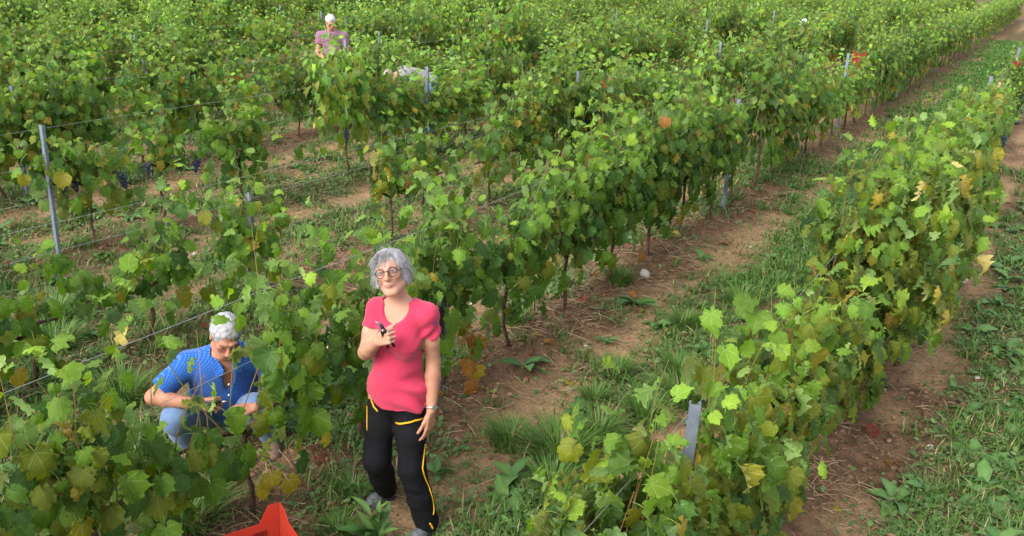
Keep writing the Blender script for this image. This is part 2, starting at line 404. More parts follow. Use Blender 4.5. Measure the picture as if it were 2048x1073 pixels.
def build_straw():
    p = vis_pts(60000, y1=18, power=1.2); d, f, k = lateral(p[:, 0])
    prob = np.exp(-(d / 0.45) ** 2) * sstep(0.42, 0.6, fbm(p[:, 0] * 1.7 + 9, p[:, 1] * 1.7, 3)) + 0.08
    p = p[rng.random(len(p)) < prob]; n = len(p); az = rng.random(n) * 2 * np.pi
    L = 0.04 + 0.16 * rng.random(n) ** 2; r = 0.0012 + 0.0014 * rng.random(n)
    dv = np.stack([np.cos(az), np.sin(az), 0.25 * rng.normal(0, 1, n)], -1); dv /= np.linalg.norm(dv, axis=1, keepdims=True)
    sv = np.stack([-np.sin(az), np.cos(az), np.zeros(n)], -1)
    c = np.stack([p[:, 0], p[:, 1], gz(p[:, 0], p[:, 1]) + 0.006 + 0.02 * rng.random(n)], -1)
    up = np.array([0, 0, 1.0])
    ring = lambda o: [c + dv * (L * o)[:, None] + s_ for s_ in (sv * r[:, None], -sv * r[:, None], up * (1.6 * r)[:, None])]
    mid = up * (L * 0.06)[:, None]
    A, Bm, Cc = ring(-0.5 * np.ones(n)), [q + mid for q in ring(0.05 * np.ones(n))], ring(0.5 * np.ones(n))
    V = np.stack(A + Bm + Cc, 1)
    tri = []
    for b0 in (0, 3):
        for i in range(3):
            j = (i + 1) % 3; tri += [[b0 + i, b0 + j, b0 + 3 + j], [b0 + i, b0 + 3 + j, b0 + 3 + i]]
    F = (np.arange(n) * 9)[:, None, None] + np.array(tri)[None]
    a = rng.random((n, 1)); cols = np.array([0.20, 0.13, 0.08]) * (1 - a) + np.array([0.45, 0.34, 0.20]) * a
    o = link('dry_straw', mesh_np('dry_straw', V.reshape(-1, 3), F.reshape(-1, 3), 3, False, np.repeat(cols[:, None], 9, 1).reshape(-1, 3)), None, MAT_STRAW)
    tag(o, 'dry straw and cut stems littering the soil under the rows', 'straw', kind='stuff')
build_straw()
def build_clods():
    p = vis_pts(26000, y1=14, power=1.15); pm = pale_mask(p[:, 0], p[:, 1]); p = p[rng.random(len(p)) < 1 - 0.93 * pm]
    n = len(p); r = 0.004 + 0.020 * rng.random(n) ** 3.5
    ico = bmesh.new(); bmesh.ops.create_icosphere(ico, subdivisions=1, radius=1); tv = np.array([v.co[:] for v in ico.verts]); tf = np.array([[v.index for v in f.verts] for f in ico.faces]); ico.free()
    V = tv[None] * (0.7 + 0.6 * rng.random((n, len(tv), 1))) * (r[:, None, None] * np.stack([0.8 + 0.6 * rng.random(n), 0.8 + 0.6 * rng.random(n), 0.6 + 0.3 * rng.random(n)], -1)[:, None, :])
    V = V + np.stack([p[:, 0], p[:, 1], gz(p[:, 0], p[:, 1]) + r * 0.25], -1)[:, None]
    F = (np.arange(n) * len(tv))[:, None, None] + tf[None]
    a = rng.random((n, 1)); cols = np.array([0.12, 0.068, 0.042]) * (1 - a) + np.array([0.27, 0.16, 0.10]) * a
    o = link('soil_crumbs', mesh_np('soil_crumbs', V.reshape(-1, 3), F.reshape(-1, 3), 3, False, np.repeat(cols[:, None], len(tv), 1).reshape(-1, 3)), None, MAT_CLOD)
    tag(o, 'loose crumbs and small clods of brown soil', 'soil', kind='stuff')
build_clods()
# ------------------------------------------------------------------ vine leaves
HALF = [(0.035, -0.03), (0.10, -0.17), (0.21, -0.23), (0.27, -0.16), (0.36, -0.15), (0.41, -0.05), (0.53, 0.02), (0.49, 0.14), (0.52, 0.22), (0.40, 0.29),
        (0.49, 0.38), (0.47, 0.46), (0.53, 0.57), (0.40, 0.59), (0.36, 0.66), (0.23, 0.63), (0.25, 0.74), (0.16, 0.78), (0.13, 0.87), (0.06, 0.89)]
def leaf_template(seed, lobe=1.0, fold=0.25, droop=0.3, wave=0.05, petiole=True):
    r = np.random.default_rng(seed)
    R = np.array(HALF); 
    def jit(h): return h + r.normal(0, 0.026, h.shape)
    c = np.array([0.0, 0.30])
    right = jit(R); left = jit(R) * [-1, 1]
    out = np.concatenate([[[0, 0.02]], right, [[r.normal(0, .02), 0.97]], left[::-1]])
    if lobe != 1.0:                                     # shallower lobes: pull towards a rounded blade
        rad = np.linalg.norm(out - c, axis=1); tgt = 0.56
        k = np.where(rad > 0.30, 1 + (1 - lobe) * (tgt / np.maximum(rad, .1) - 1) * 0.6, 1); out = c + (out - c) * k[:, None]
    inner = np.array([[0, 0.34], [0, 0.64], [0.24, 0.30], [-0.24, 0.30], [0.24, 0.03], [-0.24, 0.03], [0.12, 0.48], [-0.12, 0.48]]) 
    pts = np.concatenate([out, inner]); no = len(out)
    vs, es, fs, _, _, _ = delaunay_2d_cdt([Vector(p) for p in pts], [(i, (i + 1) % no) for i in range(no)], [], 1, 1e-5)
    xy = np.array([v[:] for v in vs]); tri = np.array([f for f in fs if len(f) == 3])
    x, y = xy[:, 0], xy[:, 1]; rad = np.hypot(x, y - 0.3)
    z = fold * np.abs(x) * (1 - 0.4 * y) - droop * np.clip(y - 0.25, 0, None) ** 2 - 0.5 * droop * x ** 2 + wave * np.sin(9 * np.arctan2(x, y - .3) + r.random() * 6) * rad * 1.6 + r.normal(0, 0.012, len(x))
    V = np.stack([x, y, z], -1); V = V - [0, 0, 0]
    # face winding up (+z)
    a, b, c3 = V[tri[:, 0]], V[tri[:, 1]], V[tri[:, 2]]
    nz = np.cross(b - a, c3 - a)[:, 2]; tri[nz < 0] = tri[nz < 0][:, ::-1]
    uv = xy.copy()
    if petiole:
        n0 = len(V); L = 0.55
        pv = np.array([[0.018, 0.02, 0], [-0.018, 0.02, 0], [0.013, -L * .6, -0.10], [-0.013, -L * .6, -0.10], [0, -L, -0.30], [0, 0.02, -0.03]])
        V = np.concatenate([V, pv]); uv = np.concatenate([uv, np.zeros((6, 2))])
        tri = np.concatenate([tri, n0 + np.array([[0, 1, 3], [0, 3, 2], [2, 3, 4], [0, 2, 5], [1, 5, 3]])])
    return V, tri, uv
def leaf_low(seed):
    r = np.random.default_rng(seed)
    o = np.array([[0, 0], [0.34, -0.18], [0.52, 0.1], [0.40, 0.30], [0.50, 0.58], [0.2, 0.66], [0, 0.95], [-0.2, 0.66], [-0.50, 0.58], [-0.40, 0.30], [-0.52, 0.1], [-0.34, -0.18]]) + r.normal(0, .03, (12, 2))
    xy = np.concatenate([[[0, 0.3]], o]); x, y = xy[:, 0], xy[:, 1]
    z = 0.25 * np.abs(x) - 0.3 * np.clip(y - .25, 0, None) ** 2 + r.normal(0, .03, 13)
    tri = np.array([[0, 1 + i, 1 + (i + 1) % 12] for i in range(12)])
    return np.stack([x, y, z], -1), tri, xy
NEAR_T = [leaf_template(1, 1.0, 0.22, 0.55, .09), leaf_template(2, 0.6, 0.42, 0.35, 0.10), leaf_template(3, 0.85, -0.28, 0.75, 0.09), leaf_template(4, 0.4, 0.15, 0.8, 0.08), leaf_template(5, 0.9, 0.62, 0.25, 0.11), leaf_template(6, 0.7, -0.1, 1.15, 0.09), leaf_template(7, 1.1, -0.35, 0.3, 0.14), leaf_template(8, 0.3, 0.75, 0.5, 0.10), leaf_template(9, 1.05, 0.3, 1.4, 0.12)]
LOW_T = [leaf_low(s) for s in (1, 2, 3)]

# leaf colours by age class: young tips, light, mid, dark, blue-green, olive, yellowing, yellow, orange-brown
TINTS = np.array([[0.185, 0.290, 0.026], [0.145, 0.255, 0.026], [0.116, 0.212, 0.022], [0.076, 0.150, 0.020], [0.068, 0.142, 0.030], [0.148, 0.182, 0.019], [0.21, 0.20, 0.022], [0.36, 0.28, 0.040], [0.33, 0.15, 0.035], [0.22, 0.05, 0.03]])
def pick_tint(r, t, olive, yellow):
    u = r.random()
    if t > 0.90: return 0 if u < 0.65 else 1
    if t > 0.72: return 1 if u < 0.38 else (2 if u < 0.78 else (5 if u < 0.78 + olive * .4 else 3))
    if u < yellow: return 6 if r.random() < 0.62 else (7 if r.random() < 0.88 else 8)
    if u < yellow + olive: return 5
    v = r.random()
    return 2 if v < 0.42 else (3 if v < 0.74 else (4 if v < 0.93 else 1))

def gen_vine(seed, top=1.42, cord=0.62, n_shoots=10, dens=1.0, olive=0.2, yellow=0.05, span=0.40, width=0.2, tall=0.22, side=0.0, hem=1.0, fill=0):
    r = np.random.default_rng(seed); P = []; shoots = []; skirt = r.random() ** 1.5 * hem
    arms = [[(0, 0, cord - .05), (0.0, s * span * 0.5, cord + .02), (0.01 * s, s * span, cord + .01)] for s in (-1, 1)]
    for i in range(n_shoots):
        y0 = (i + 0.5 + r.normal(0, .25)) / n_shoots * 2 * span - span
        L = (top - cord) * r.uniform(0.78, 1.08) + (r.uniform(0.14, 0.42) if r.random() < tall else 0)
        lx, ly = float(np.clip(r.normal(0, width * 0.95), -.30, .30)), r.normal(0, 0.2); cx = r.normal(0, 0.10) + side
        n = max(4, int(L / 0.062)); pts = []
        droop = r.uniform(0, .12) if r.random() < .3 else 0
        for j in range(n + 1):
            t = j / n
            pts.append(Vector((lx * t + cx * t * t, y0 + ly * t + 0.03 * math.sin(5 * t + i), cord + L * (t - droop * t ** 3 * 2))))
        shoots.append((pts, [0.0042 * (1 - .75 * j / n) for j in range(n + 1)]))
        sgn = 1 if r.random() < .5 else -1
        for j in range(1, n + 1):
            t = j / n; sgn = -sgn
            reps = 1 + (1 if r.random() < 0.8 * dens and t < .92 else 0) + (1 if r.random() < 0.7 * dens and t < .8 else 0) + (1 if r.random() < 0.45 * dens and t < .6 else 0)
            for q in range(reps):
                if r.random() > dens + 0.25 and q == 0 and t < .8: continue
                ax = sgn * (1 if q == 0 else -1) * abs(r.normal(.75, .35)); ay = r.normal(0, .65); az = r.normal(.25, .35)
                o = Vector((ax, ay, az)).normalized()
                pet = r.uniform(.05, .11) * (1 if q == 0 else r.uniform(.9, 2.4))
                s = r.uniform(.085, .15) * (1 - .62 * t ** 3.5) * (1 if q == 0 else r.uniform(.5, .95))
                if t > .9: s = r.uniform(.045, .085)
                p = pts[j] + o * pet
                young = t > .84 and q == 0
                up = 0.75 if young else r.uniform(.25, .95)
                tip = Vector((o.x * .55 + r.normal(0, .25), o.y * .55 + r.normal(0, .25), (.25 if young else -.75) + r.normal(0, .28))).normalized()
                nr = Vector((o.x * .8 + r.normal(0, .28), o.y * .5 + r.normal(0, .28), up)).normalized()
                P.append((p, tip, nr, s, pick_tint(r, t, olive, yellow), t))
        # lower skirt leaves round the fruit zone
        for q in range(int((4.5 + 3.5 * skirt) * dens + r.random())):
            sx = 1 if r.random() < .5 else -1
            p = Vector((sx * r.uniform(.04, .22), y0 + r.normal(0, .14), cord + r.uniform(-.26 - .22 * skirt, .16)))
            nr = Vector((sx * .9, r.normal(0, .4), r.uniform(.1, .6))).normalized(); tip = Vector((sx * .3, r.normal(0, .35), -1)).normalized()
            P.append((p, tip, nr, r.uniform(.09, .15), pick_tint(r, 0.2, olive, yellow * 1.8), 0.1))
    for q in range(fill):                                   # lateral shoots thickening the faces of the hedge
        sx = 1 if r.random() < .6 else -1; zz = cord - .22 + (top - cord + .2) * r.random(); wd = width * (.55 + .5 * math.sin(3.1 * (zz - cord + .22) / (top - cord + .25)))
        p = Vector((sx * wd * r.uniform(.5, 1.05) + side * (zz - cord), r.uniform(-span - .05, span + .05), zz))
        nr = Vector((sx * .8 + r.normal(0, .3), r.normal(0, .4), r.uniform(.2, .9))).normalized(); tip = Vector((sx * .4 + r.normal(0, .2), r.normal(0, .4), -.9)).normalized()
        P.append((p, tip, nr, r.uniform(.07, .135), pick_tint(r, r.uniform(.1, .8), olive, yellow), .4))
    return P, shoots, arms
def leaf_mats(P):
    """rotation matrices (columns x,tip,normal), positions, sizes, tint ids"""
    pos = np.array([p[0][:] for p in P]); tip = np.array([p[1][:] for p in P]); nr = np.array([p[2][:] for p in P])
    s = np.array([p[3] for p in P]); ti = np.array([p[4] for p in P])
    nr = nr - tip * np.sum(nr * tip, 1, keepdims=True); nr /= np.maximum(np.linalg.norm(nr, axis=1, keepdims=True), 1e-6)
    x = np.cross(tip, nr)
    return np.stack([x, tip, nr], -1), pos, s, ti
def join_leaves(name, P, temps, r, extra=None):
    Rm, pos, s, ti = leaf_mats(P); k = r.integers(0, len(temps), len(P)); Vs, Fs, Ts, Us = [], [], [], []; off = 0
    for j, (tv, tf, tu) in enumerate(temps):
        m = k == j
        if not m.any(): continue
        V = np.einsum('nij,vj->nvi', Rm[m] * s[m][:, None, None], tv) + pos[m][:, None]
        c = TINTS[ti[m]] * (0.72 + 0.6 * r.random((m.sum(), 1))) * (1 + r.normal(0, .06, (m.sum(), 3)))
        Vs.append(V.reshape(-1, 3)); Fs.append(((np.arange(m.sum()) * len(tv))[:, None, None] + tf[None]).reshape(-1, 3) + off)
        Ts.append(np.repeat(c[:, None], len(tv), 1).reshape(-1, 3)); Us.append(np.tile(tu, (m.sum(), 1))); off += V.shape[0] * V.shape[1]
    return np.concatenate(Vs), np.concatenate(Fs), np.concatenate(Ts), np.concatenate(Us)
def leaf_mesh_of(name, P, temps, r):
    V, F, T, U = join_leaves(name, P, temps, r); me = mesh_np(name, V, F, 3, True, T, U); me.materials.append(MAT_LEAF); return me
# single leaf meshes shared by the near leaves
LEAF_ME = {}
for si, (tv, tf, tu) in enumerate(NEAR_T):
    for ti in range(len(TINTS)):
        c = TINTS[ti] * (0.9 + 0.2 * ((si * 7 + ti) % 3) / 2)
        me = mesh_np('leaf', tv, tf, 3, True, np.tile(c, (len(tv), 1)), tu); me.materials.append(MAT_LEAF); LEAF_ME[si, ti] = me

def trunk_mesh(seed, cord, thick=0.017, lean=0.05):
    r = np.random.default_rng(seed); bm = bmesh.new(); n = 8
    ly, lx = r.normal(0, lean), r.normal(0, lean * .6)
    pts = [(lx * math.sin(3.1 * i / n) + r.normal(0, .006), ly * math.sin(2.6 * i / n) + r.normal(0, .008), -0.06 + (cord + .06) * i / n) for i in range(n + 1)]
    rad = [thick * (1.45 if i == 0 else 1.0) * (1 - .25 * i / n) * r.uniform(.82, 1.2) for i in range(n + 1)]
    tube(bm, pts, rad, 7)
    return mesh_bm('trunk', bm, True)
def arms_mesh(arms, top_r=0.013):
    bm = bmesh.new()
    for a in arms: tube(bm, a, [top_r * 1.2, top_r, top_r * .6], 6)
    return mesh_bm('cordon', bm, True)
def shoots_mesh(shoots, every=1):
    bm = bmesh.new()
    for pts, rad in shoots[::every]: tube(bm, pts[::2], rad[::2], 4, False)
    return mesh_bm('cane', bm, True)
def bunch_mesh(seed):
    r = np.random.default_rng(seed); bm = bmesh.new()
    for i in range(62):
        t = i / 62; rad = 0.036 * (1 - t) ** .6 + .006; a = r.random() * 6.28; q = math.sqrt(r.random()) 
        m = Matrix.Translation((rad * q * math.cos(a), rad * q * math.sin(a), -0.015 - 0.13 * t + r.normal(0, .003)))
        bmesh.ops.create_icosphere(bm, subdivisions=2 if False else 1, radius=0.0095 * r.uniform(.85, 1.12), matrix=m)
    tube(bm, [(0, 0, -.01), (0.003, 0, .05)], 0.002, 4)
    me = mesh_bm('grape_bunch', bm, True); me.materials.append(MAT_GRAPE); return me
BUNCH = [bunch_mesh(s) for s in (1, 2, 3)]

# ------------------------------------------------------------------ the rows of vines
ORD = 'first second third fourth fifth sixth seventh eighth ninth tenth eleventh twelfth thirteenth fourteenth fifteenth sixteenth seventeenth eighteenth nineteenth'.split()
TENS = {2: ('twentieth', 'twenty'), 3: ('thirtieth', 'thirty'), 4: ('fortieth', 'forty'), 5: ('fiftieth', 'fifty'), 6: ('sixtieth', 'sixty'), 7: ('seventieth', 'seventy')}
def ordinal(n):
    if n <= 19: return ORD[n - 1]
    a, b = divmod(n, 10); return TENS[a][0] if b == 0 else TENS[a][1] + '-' + ORD[b - 1]
def row_phrase(k):
    if k == 0: return 'row across the path from the woman'
    if k == 1: return 'row right behind the woman'
    return ordinal(k) + ' row back from the woman'

def vine_params(k, y, r):
    vg = float(fbm(k * 7.7, y * .45, 2)); vg2 = r.random(); p = dict(top=1.06 + .56 * vg + .16 * vg2 + r.normal(0, .06), cord=0.56, n_shoots=10 + int(5 * vg2), dens=.80 + .3 * vg2, span=.33 + .11 * r.random(), olive=0.10 + .18 * r.random(), yellow=0.03 + .07 * r.random() ** 2, tall=0.24)
    if k == 0:
        p.update(olive=.45, yellow=.10, n_shoots=14, side=.08, span=.42, fill=170, top=1.38 + r.normal(0, .06), cord=.56)
        if y < 4.3: p.update(top=1.34, width=.24, n_shoots=17, tall=.2)
        elif y < 5.2: p.update(top=1.02, n_shoots=10, width=.20, fill=60)
        elif y < 8.2: p.update(top=1.74, width=.54, tall=.3, n_shoots=19, dens=1.1, cord=.46, side=.14, fill=330)
        elif y < 9: p.update(top=1.10, n_shoots=9, fill=60, width=.2)
        else: p.update(width=.28, dens=1.1, top=1.5)
    if k == 1:
        p.update(olive=.14, hem=.15, cord=.62, fill=25)
        if y < 1.2: p.update(n_shoots=11, dens=.85, width=.24, top=1.02, cord=.45, yellow=.04, olive=.3, tall=.2)
        elif y < 2.3: p.update(n_shoots=10, dens=.7, top=1.06, cord=.48, span=.44, yellow=.04, olive=.3, tall=.5)
        elif y < 2.9: p.update(n_shoots=11, dens=.95, top=1.14, cord=.55, tall=.35, span=.42)
        elif y < 3.7: p.update(top=1.20, tall=.1)
        elif y < 5.5: p.update(top=1.24, fill=0, n_shoots=10, dens=.85, tall=.3)
        elif r.random() < .40: p.update(n_shoots=6, dens=.7, top=1.05, fill=0, span=.26, width=.15)
        else: p.update(top=max(p['top'], 1.32), fill=0, dens=min(p['dens'], .9), width=.17)
    if k >= 2:
        p.update(hem=.4, width=.16, top=p['top'] - .06)
        if r.random() < .28: p.update(n_shoots=5, dens=.7, top=1.0, span=.26)
    if k == 2:
        if y < 3.2: p.update(top=.80, cord=.42, n_shoots=5, dens=.7, yellow=.12, tall=.2)
        elif y < 4.6: p.update(top=.95, cord=.45, n_shoots=6, dens=.7, tall=.3)
        elif y < 6.2: p.update(top=1.25, dens=.85)
    if k == 3 and y < 6.5: p.update(dens=.85, cord=.66)
    return p
EXTRA = [(1, 4.34, .46, .12, 8), (1, 4.42, .38, .18, 8), (1, 4.50, .36, .10, 8), (1, 4.40, .22, .16, 8), (1, 4.47, .12, .14, 7), (1, 4.37, .08, .2, 8), (1, 2.66, .24, .10, 7), (1, 2.72, .20, .16, 7), (1, 2.62, .17, .05, 7), (1, 7.1, .25, .2, 8), (2, 2.2, .5, .2, 9), (0, 5.4, .9, -.3, 7), (0, 5.6, .8, -.25, 7)]
vines = []
for k in range(0, 14):
    r = np.random.default_rng(100 + k)
    sp = 0.855 if k == 1 else 0.90
    y = 2.6 - 3 * sp if k == 1 else (2.12 if k == 0 else -1.0 + r.random() * .8)
    while y < 58:
        yy = y + (0 if k <= 1 else r.normal(0, .05)); y += sp
        if k >= 2 and r.random() < .06: continue
        x = RX(k) + r.normal(0, .02)
        a, b_, d = pix((x, yy, 1.0)); a2, b2, d2 = pix((x, yy, 1.55)); 
        if d < 0.6: continue
        u0, u1 = min(a, a2), max(a, a2); m = 1738 * .5 / d
        vis = (u1 + m > 0 and u0 - m < 2048 and b2 < 1073 and b_ > -20)
        near_edge = (u1 + m > -700 and u0 - m < 2500 and b2 < 1700 and b_ > -60) and d > 1.2
        if vis or near_edge: vines.append((d, k, x, yy, vis))
def LOWER(k, y):                                             # shorter vines where the photo looks over a row
    return .84 if (k == 3 and 9.1 < y < 11.0) else .85 if (k == 0 and 15.3 < y < 19.6) else 1.0 if k == 4 and 9.9 < y < 11.6 else 1
count = {}
vines.sort(key=lambda v: (v[1], v[3]))
VIS = [v for v in vines if v[4]]; VIS.sort(key=lambda v: v[0])
THINGS = set((v[1], v[3]) for v in VIS[:296])
N_VAR = 12
VARS = []
for i in range(N_VAR):
    r = np.random.default_rng(900 + i)
    weak = i % 4 == 3
    P, sh, ar = gen_vine(500 + i, top=1.08 if weak else 1.42 + r.normal(0, .1), cord=.60, n_shoots=6 if weak else 12, dens=.8 if weak else 1.0, tall=.3, hem=.5, width=.2, span=.3 if weak else .4, olive=.08 + .28 * r.random(), yellow=.02 + .10 * r.random() ** 2)
    fm = leaf_mesh_of('foliage', P, LOW_T, r); tm = trunk_mesh(40 + i, .62); tm.materials.append(MAT_BARK)
    sm = shoots_mesh(sh, 2); sm.materials.append(MAT_CANE)
    VARS.append((fm, tm, sm))
idx = {}
far_parts = []
N_LEAF = 0
vr = np.random.default_rng(77)
FAR_LOD = [join_leaves('x', gen_vine(700 + i, n_shoots=8, dens=.55, olive=.15 + .3 * vr.random(), yellow=.05)[0], LOW_T[:1], vr) for i in range(5)]
for d, k, x, y, vis in vines:
    r = np.random.default_rng(int(1000 + k * 131 + y * 977) % 2 ** 31)
    z = float(gz(x, y, False))
    if (k, y) not in THINGS:
        V, F, T, U = FAR_LOD[r.integers(0, 5)]; a = 1 if r.random() < .5 else -1
        V = V * [1.12 * a, 1.12 * a, r.uniform(.92, 1.08)] + [x, y, z]
        far_parts.append((V, F, T * r.uniform(.9, 1.1), U)); continue
    idx[k] = idx.get(k, 0) + 1
    g = empty('grapevine', (x, y, z))
    tag(g, 'grapevine in the %s, %s from its near end' % (row_phrase(k), ordinal(idx[k])), 'grapevine', 'grapevines trained on wires in rows')
    if d < 10.8:
        P, sh, ar = gen_vine(int(3000 + k * 500 + y * 37), **vine_params(k, y, r))
        cordz = ar[0][0][2] + .05
        for (kk, ey, ez, ex, et) in EXTRA:                    # single dead and yellow leaves hanging low on the vines
            if kk == k and abs(ey - y) < .43:
                P.append((Vector((ex, ey - y, ez)), Vector((.25, r.normal(0, .3), -1)).normalized(), Vector((.9, r.normal(0, .3), .35)).normalized(), r.uniform(.10, .15), et, .1))
        t = trunk_mesh(int(k * 100 + y * 10), cordz); t.materials.append(MAT_BARK); link('trunk', t, g)
        am = arms_mesh(ar); am.materials.append(MAT_BARK); link('cordon', am, g)
        # the leaves one by one; only the inner shaded ones past three hundred are joined
        P.sort(key=lambda p: -(p[0].x * .83 - p[0].y * .52 + p[0].z * .7) + r.random() * .25)
        if k == 0:                                          # trimmed by the passing tractor on the path side
            wl = .15 if 5.3 < y < 8.2 else (.30 if y < 2.6 else .10)
            P = [p for p in P if -wl < p[0].x + .05 * r.normal() < (.70 if 5.3 < y < 8.2 else wl + .36) and p[0].z < (1.86 if 5.3 < y < 8.2 else 1.52) + .06 * r.normal() and not (1345 < pix((x + p[0].x, y + p[0].y, z + p[0].z))[0] < 1400 and 800 < pix((x + p[0].x, y + p[0].y, z + p[0].z))[1] < 862) and pix((x + p[0].x, y + p[0].y, z + p[0].z))[0] > 1060]
            P = [(p[0], p[1], p[2], p[3], 5 if p[4] == 8 else p[4], p[5]) for p in P]
            sh = [q for q in sh if max(abs(v.x - .03) for v in q[0]) < .15 and min(pix((x + v.x, y + v.y, z + v.z))[0] for v in q[0]) > 1120]
        if k == 1 and 1.0 < y < 3.6:                       # the stretch the squatting man has already cut open
            keep = []
            for p in P:
                u_, v_, _d = pix((x + p[0].x, y + p[0].y, z + p[0].z))
                if 275 < u_ < 530 and 620 < v_ < 885 and r.random() > (.08 if v_ > 705 else .26): continue
                keep.append(p)
            P = keep
        for s_ in sh:
            cm = shoots_mesh([s_]); cm.materials.append(MAT_CANE if r.random() < .5 else MAT_SHOOT); link('cane', cm, g)
        Rm, pos, s, ti = leaf_mats(P)
        for j in range(min(300, len(P))):
            me = LEAF_ME[int(r.integers(0, len(NEAR_T))), int(ti[j])]
            o = bpy.data.objects.new('leaf', me); COL.objects.link(o); o.parent = g
            m = Matrix(((Rm[j] * (s[j] * np.array([r.uniform(.86, 1.14), r.uniform(.9, 1.1), r.uniform(.5, 1.9)]))).tolist())).to_4x4(); m.translation = pos[j].tolist(); o.matrix_basis = m
        N_LEAF += min(300, len(P))
        if len(P) > 306:
            fo = link('foliage', leaf_mesh_of('foliage', P[300:], NEAR_T, r), g); fo['kind'] = 'stuff'
        nb = 0
        if k == 3 and 3.8 < y < 6.2: nb = 3
        elif k >= 1 and r.random() < .08: nb = 1
        for q in range(nb):
            b = link('grape_bunch', BUNCH[int(r.integers(0, 3))], g); b.location = (r.uniform(.06, .16), r.uniform(-.35, .35), cordz + r.uniform(-.02, .1)); b.rotation_euler = (r.normal(0, .15), r.normal(0, .15), r.random() * 6); s_ = r.uniform(.95, 1.35); b.scale = (s_, s_, s_)
    else:
        if k == 0: g.location.x += .17
        fm, tm, sm = VARS[int(r.integers(0, N_VAR))]; flip = math.pi if r.random() < .5 else 0
        vg = float(fbm(k * 7.7, y * .45, 2)); sc = (r.uniform(.85, 1.25), r.uniform(.92, 1.15), r.uniform(.86, 1.10) * (.66 + .60 * vg) * LOWER(k, y))
        if k == 0: sc = (sc[0] * .68, sc[1], min(sc[2], .92))
        for nm, me in (('trunk', tm), ('foliage', fm), ('cane', sm)):
            o = link(nm, me, g); o.rotation_euler = (0, 0, flip); o.scale = sc
            if nm == 'foliage': o['kind'] = 'stuff'
        if r.random() < .08 and d < 16:
            b = link('grape_bunch', BUNCH[int(r.integers(0, 3))], g); b.location = (r.uniform(.1, .2), r.uniform(-.35, .35), .66); b.scale = (1.2, 1.2, 1.2)
off = 0; VV, FF, TT, UU = [], [], [], []
for V, F, T, U in far_parts:
    VV.append(V); FF.append(F + off); TT.append(T); UU.append(U); off += len(V)
me = mesh_np('distant_vines', np.concatenate(VV), np.concatenate(FF), 3, True, np.concatenate(TT), np.concatenate(UU))
tag(link('distant_vines', me, None, MAT_LEAF), 'far vine rows merging into one green mass uphill', 'vineyard', kind='stuff')
print('VINES', len(VIS), len(vines), 'LEAVES', N_LEAF, 'far', len(far_parts))

# ------------------------------------------------------------------ trellis posts and wires
def post_mesh(h):
    """roll-formed galvanised post: a C channel with small hook notches"""
    bm = bmesh.new(); w, dp, th = 0.042, 0.030, 0.0035
    prof = [(-w / 2 + .008, dp), (-w / 2, dp), (-w / 2, 0), (w / 2, 0), (w / 2, dp), (w / 2 - .008, dp), (w / 2 - .008, dp - th), (w / 2 - th, dp - th), (w / 2 - th, th), (-w / 2 + th, th), (-w / 2 + th, dp - th), (-w / 2 + .008, dp - th)]
    lo = [bm.verts.new((x, y - dp / 2, -0.2)) for x, y in prof]; hi = [bm.verts.new((x, y - dp / 2, h)) for x, y in prof]
    n = len(prof)
    for i in range(n): bm.faces.new((lo[i], lo[(i + 1) % n], hi[(i + 1) % n], hi[i]))
    for a in (hi, lo):
        for q in ((0, 1, 2, 10, 11), (2, 3, 8, 9, 10)[:0], (3, 4, 5, 6, 7)[:0]):
            pass
        bm.faces.new((a[1], a[0], a[11], a[10])); bm.faces.new((a[2], a[1], a[10], a[9])); bm.faces.new((a[3], a[2], a[9], a[8])); bm.faces.new((a[4], a[3], a[8], a[7])); bm.faces.new((a[5], a[4], a[7], a[6]))
    bmesh.ops.recalc_face_normals(bm, faces=bm.faces)
    return mesh_bm('post', bm)
def hook_mesh():
    bm = bmesh.new(); box(bm, (0, 0, 0), (.052, .014, .016)); bmesh.ops.bevel(bm, geom=bm.edges[:], offset=.003, segments=1, affect='EDGES')
    return mesh_bm('wire_hook', bm)
HOOK = hook_mesh(); HOOK.materials.append(MAT_STEEL)
POSTS = {0: [2.79, 8.75, 14.3, 19.9, 25.5], 1: [-1.4, 4.3, 9.95, 15.7, 21.4, 27], 2: [-.5, 4.66, 10.3, 15.7, 21.1, 26.5], 3: [-1.3, 4.3, 9.92, 15.5, 21.1, 26.7], 4: [-.3, 5.3, 10.75, 16.3, 22, 27.5], 5: [3.0, 8.6, 14.2, 19.8, 25.4], 6: [4.5, 10.1, 15.7, 21.3], 7: [6, 11.6, 17.2, 22.8], 8: [6.7, 12.3, 17.9]}
PH = {(0, 2.79): 1.33, (1, 4.3): .8, (1, 9.95): 1.32, (2, 4.66): 1.0, (3, 4.3): 1.24, (3, 9.92): 1.25, (4, 5.3): 1.25, (4, 10.75): 1.4, (2, 21.1): 1.45, (2, 15.7): 1.4}
pm_cache = {}
pcount = {}
for k, ys in POSTS.items():
    for y in ys:
        u, v, d = pix((RX(k), y, .8))
        if not (-150 < u < 2200 and v > -60 and d > 1): continue
        h = PH.get((k, y), 1.38 if k < 4 else 1.15)
        if h not in pm_cache:
            a = post_mesh(h); a.materials.append(MAT_STEEL); pm_cache[h] = a
        g = empty('trellis_post', (RX(k) + .012, y, float(gz(RX(k), y, False))), random.uniform(-.2, .2) + (R_(25) if k == 0 else 0))
        g.rotation_euler = (random.gauss(0, .012), random.gauss(0, .012), g.rotation_euler[2])
        pcount[k] = pcount.get(k, 0) + 1
        tag(g, 'steel post in the %s, %s from its near end' % (row_phrase(k), ordinal(pcount[k])), 'post', 'steel trellis posts in the vine rows')
        link('post_channel', pm_cache[h], g)
        for q in range(6 if d < 14 else 0):
            if .42 + q * .165 < h - .04: link('wire_hook', HOOK, g).location = (0, 0, .42 + q * .165)
WORD_H = {0: 'lowest', 1: 'middle', 2: 'top'}
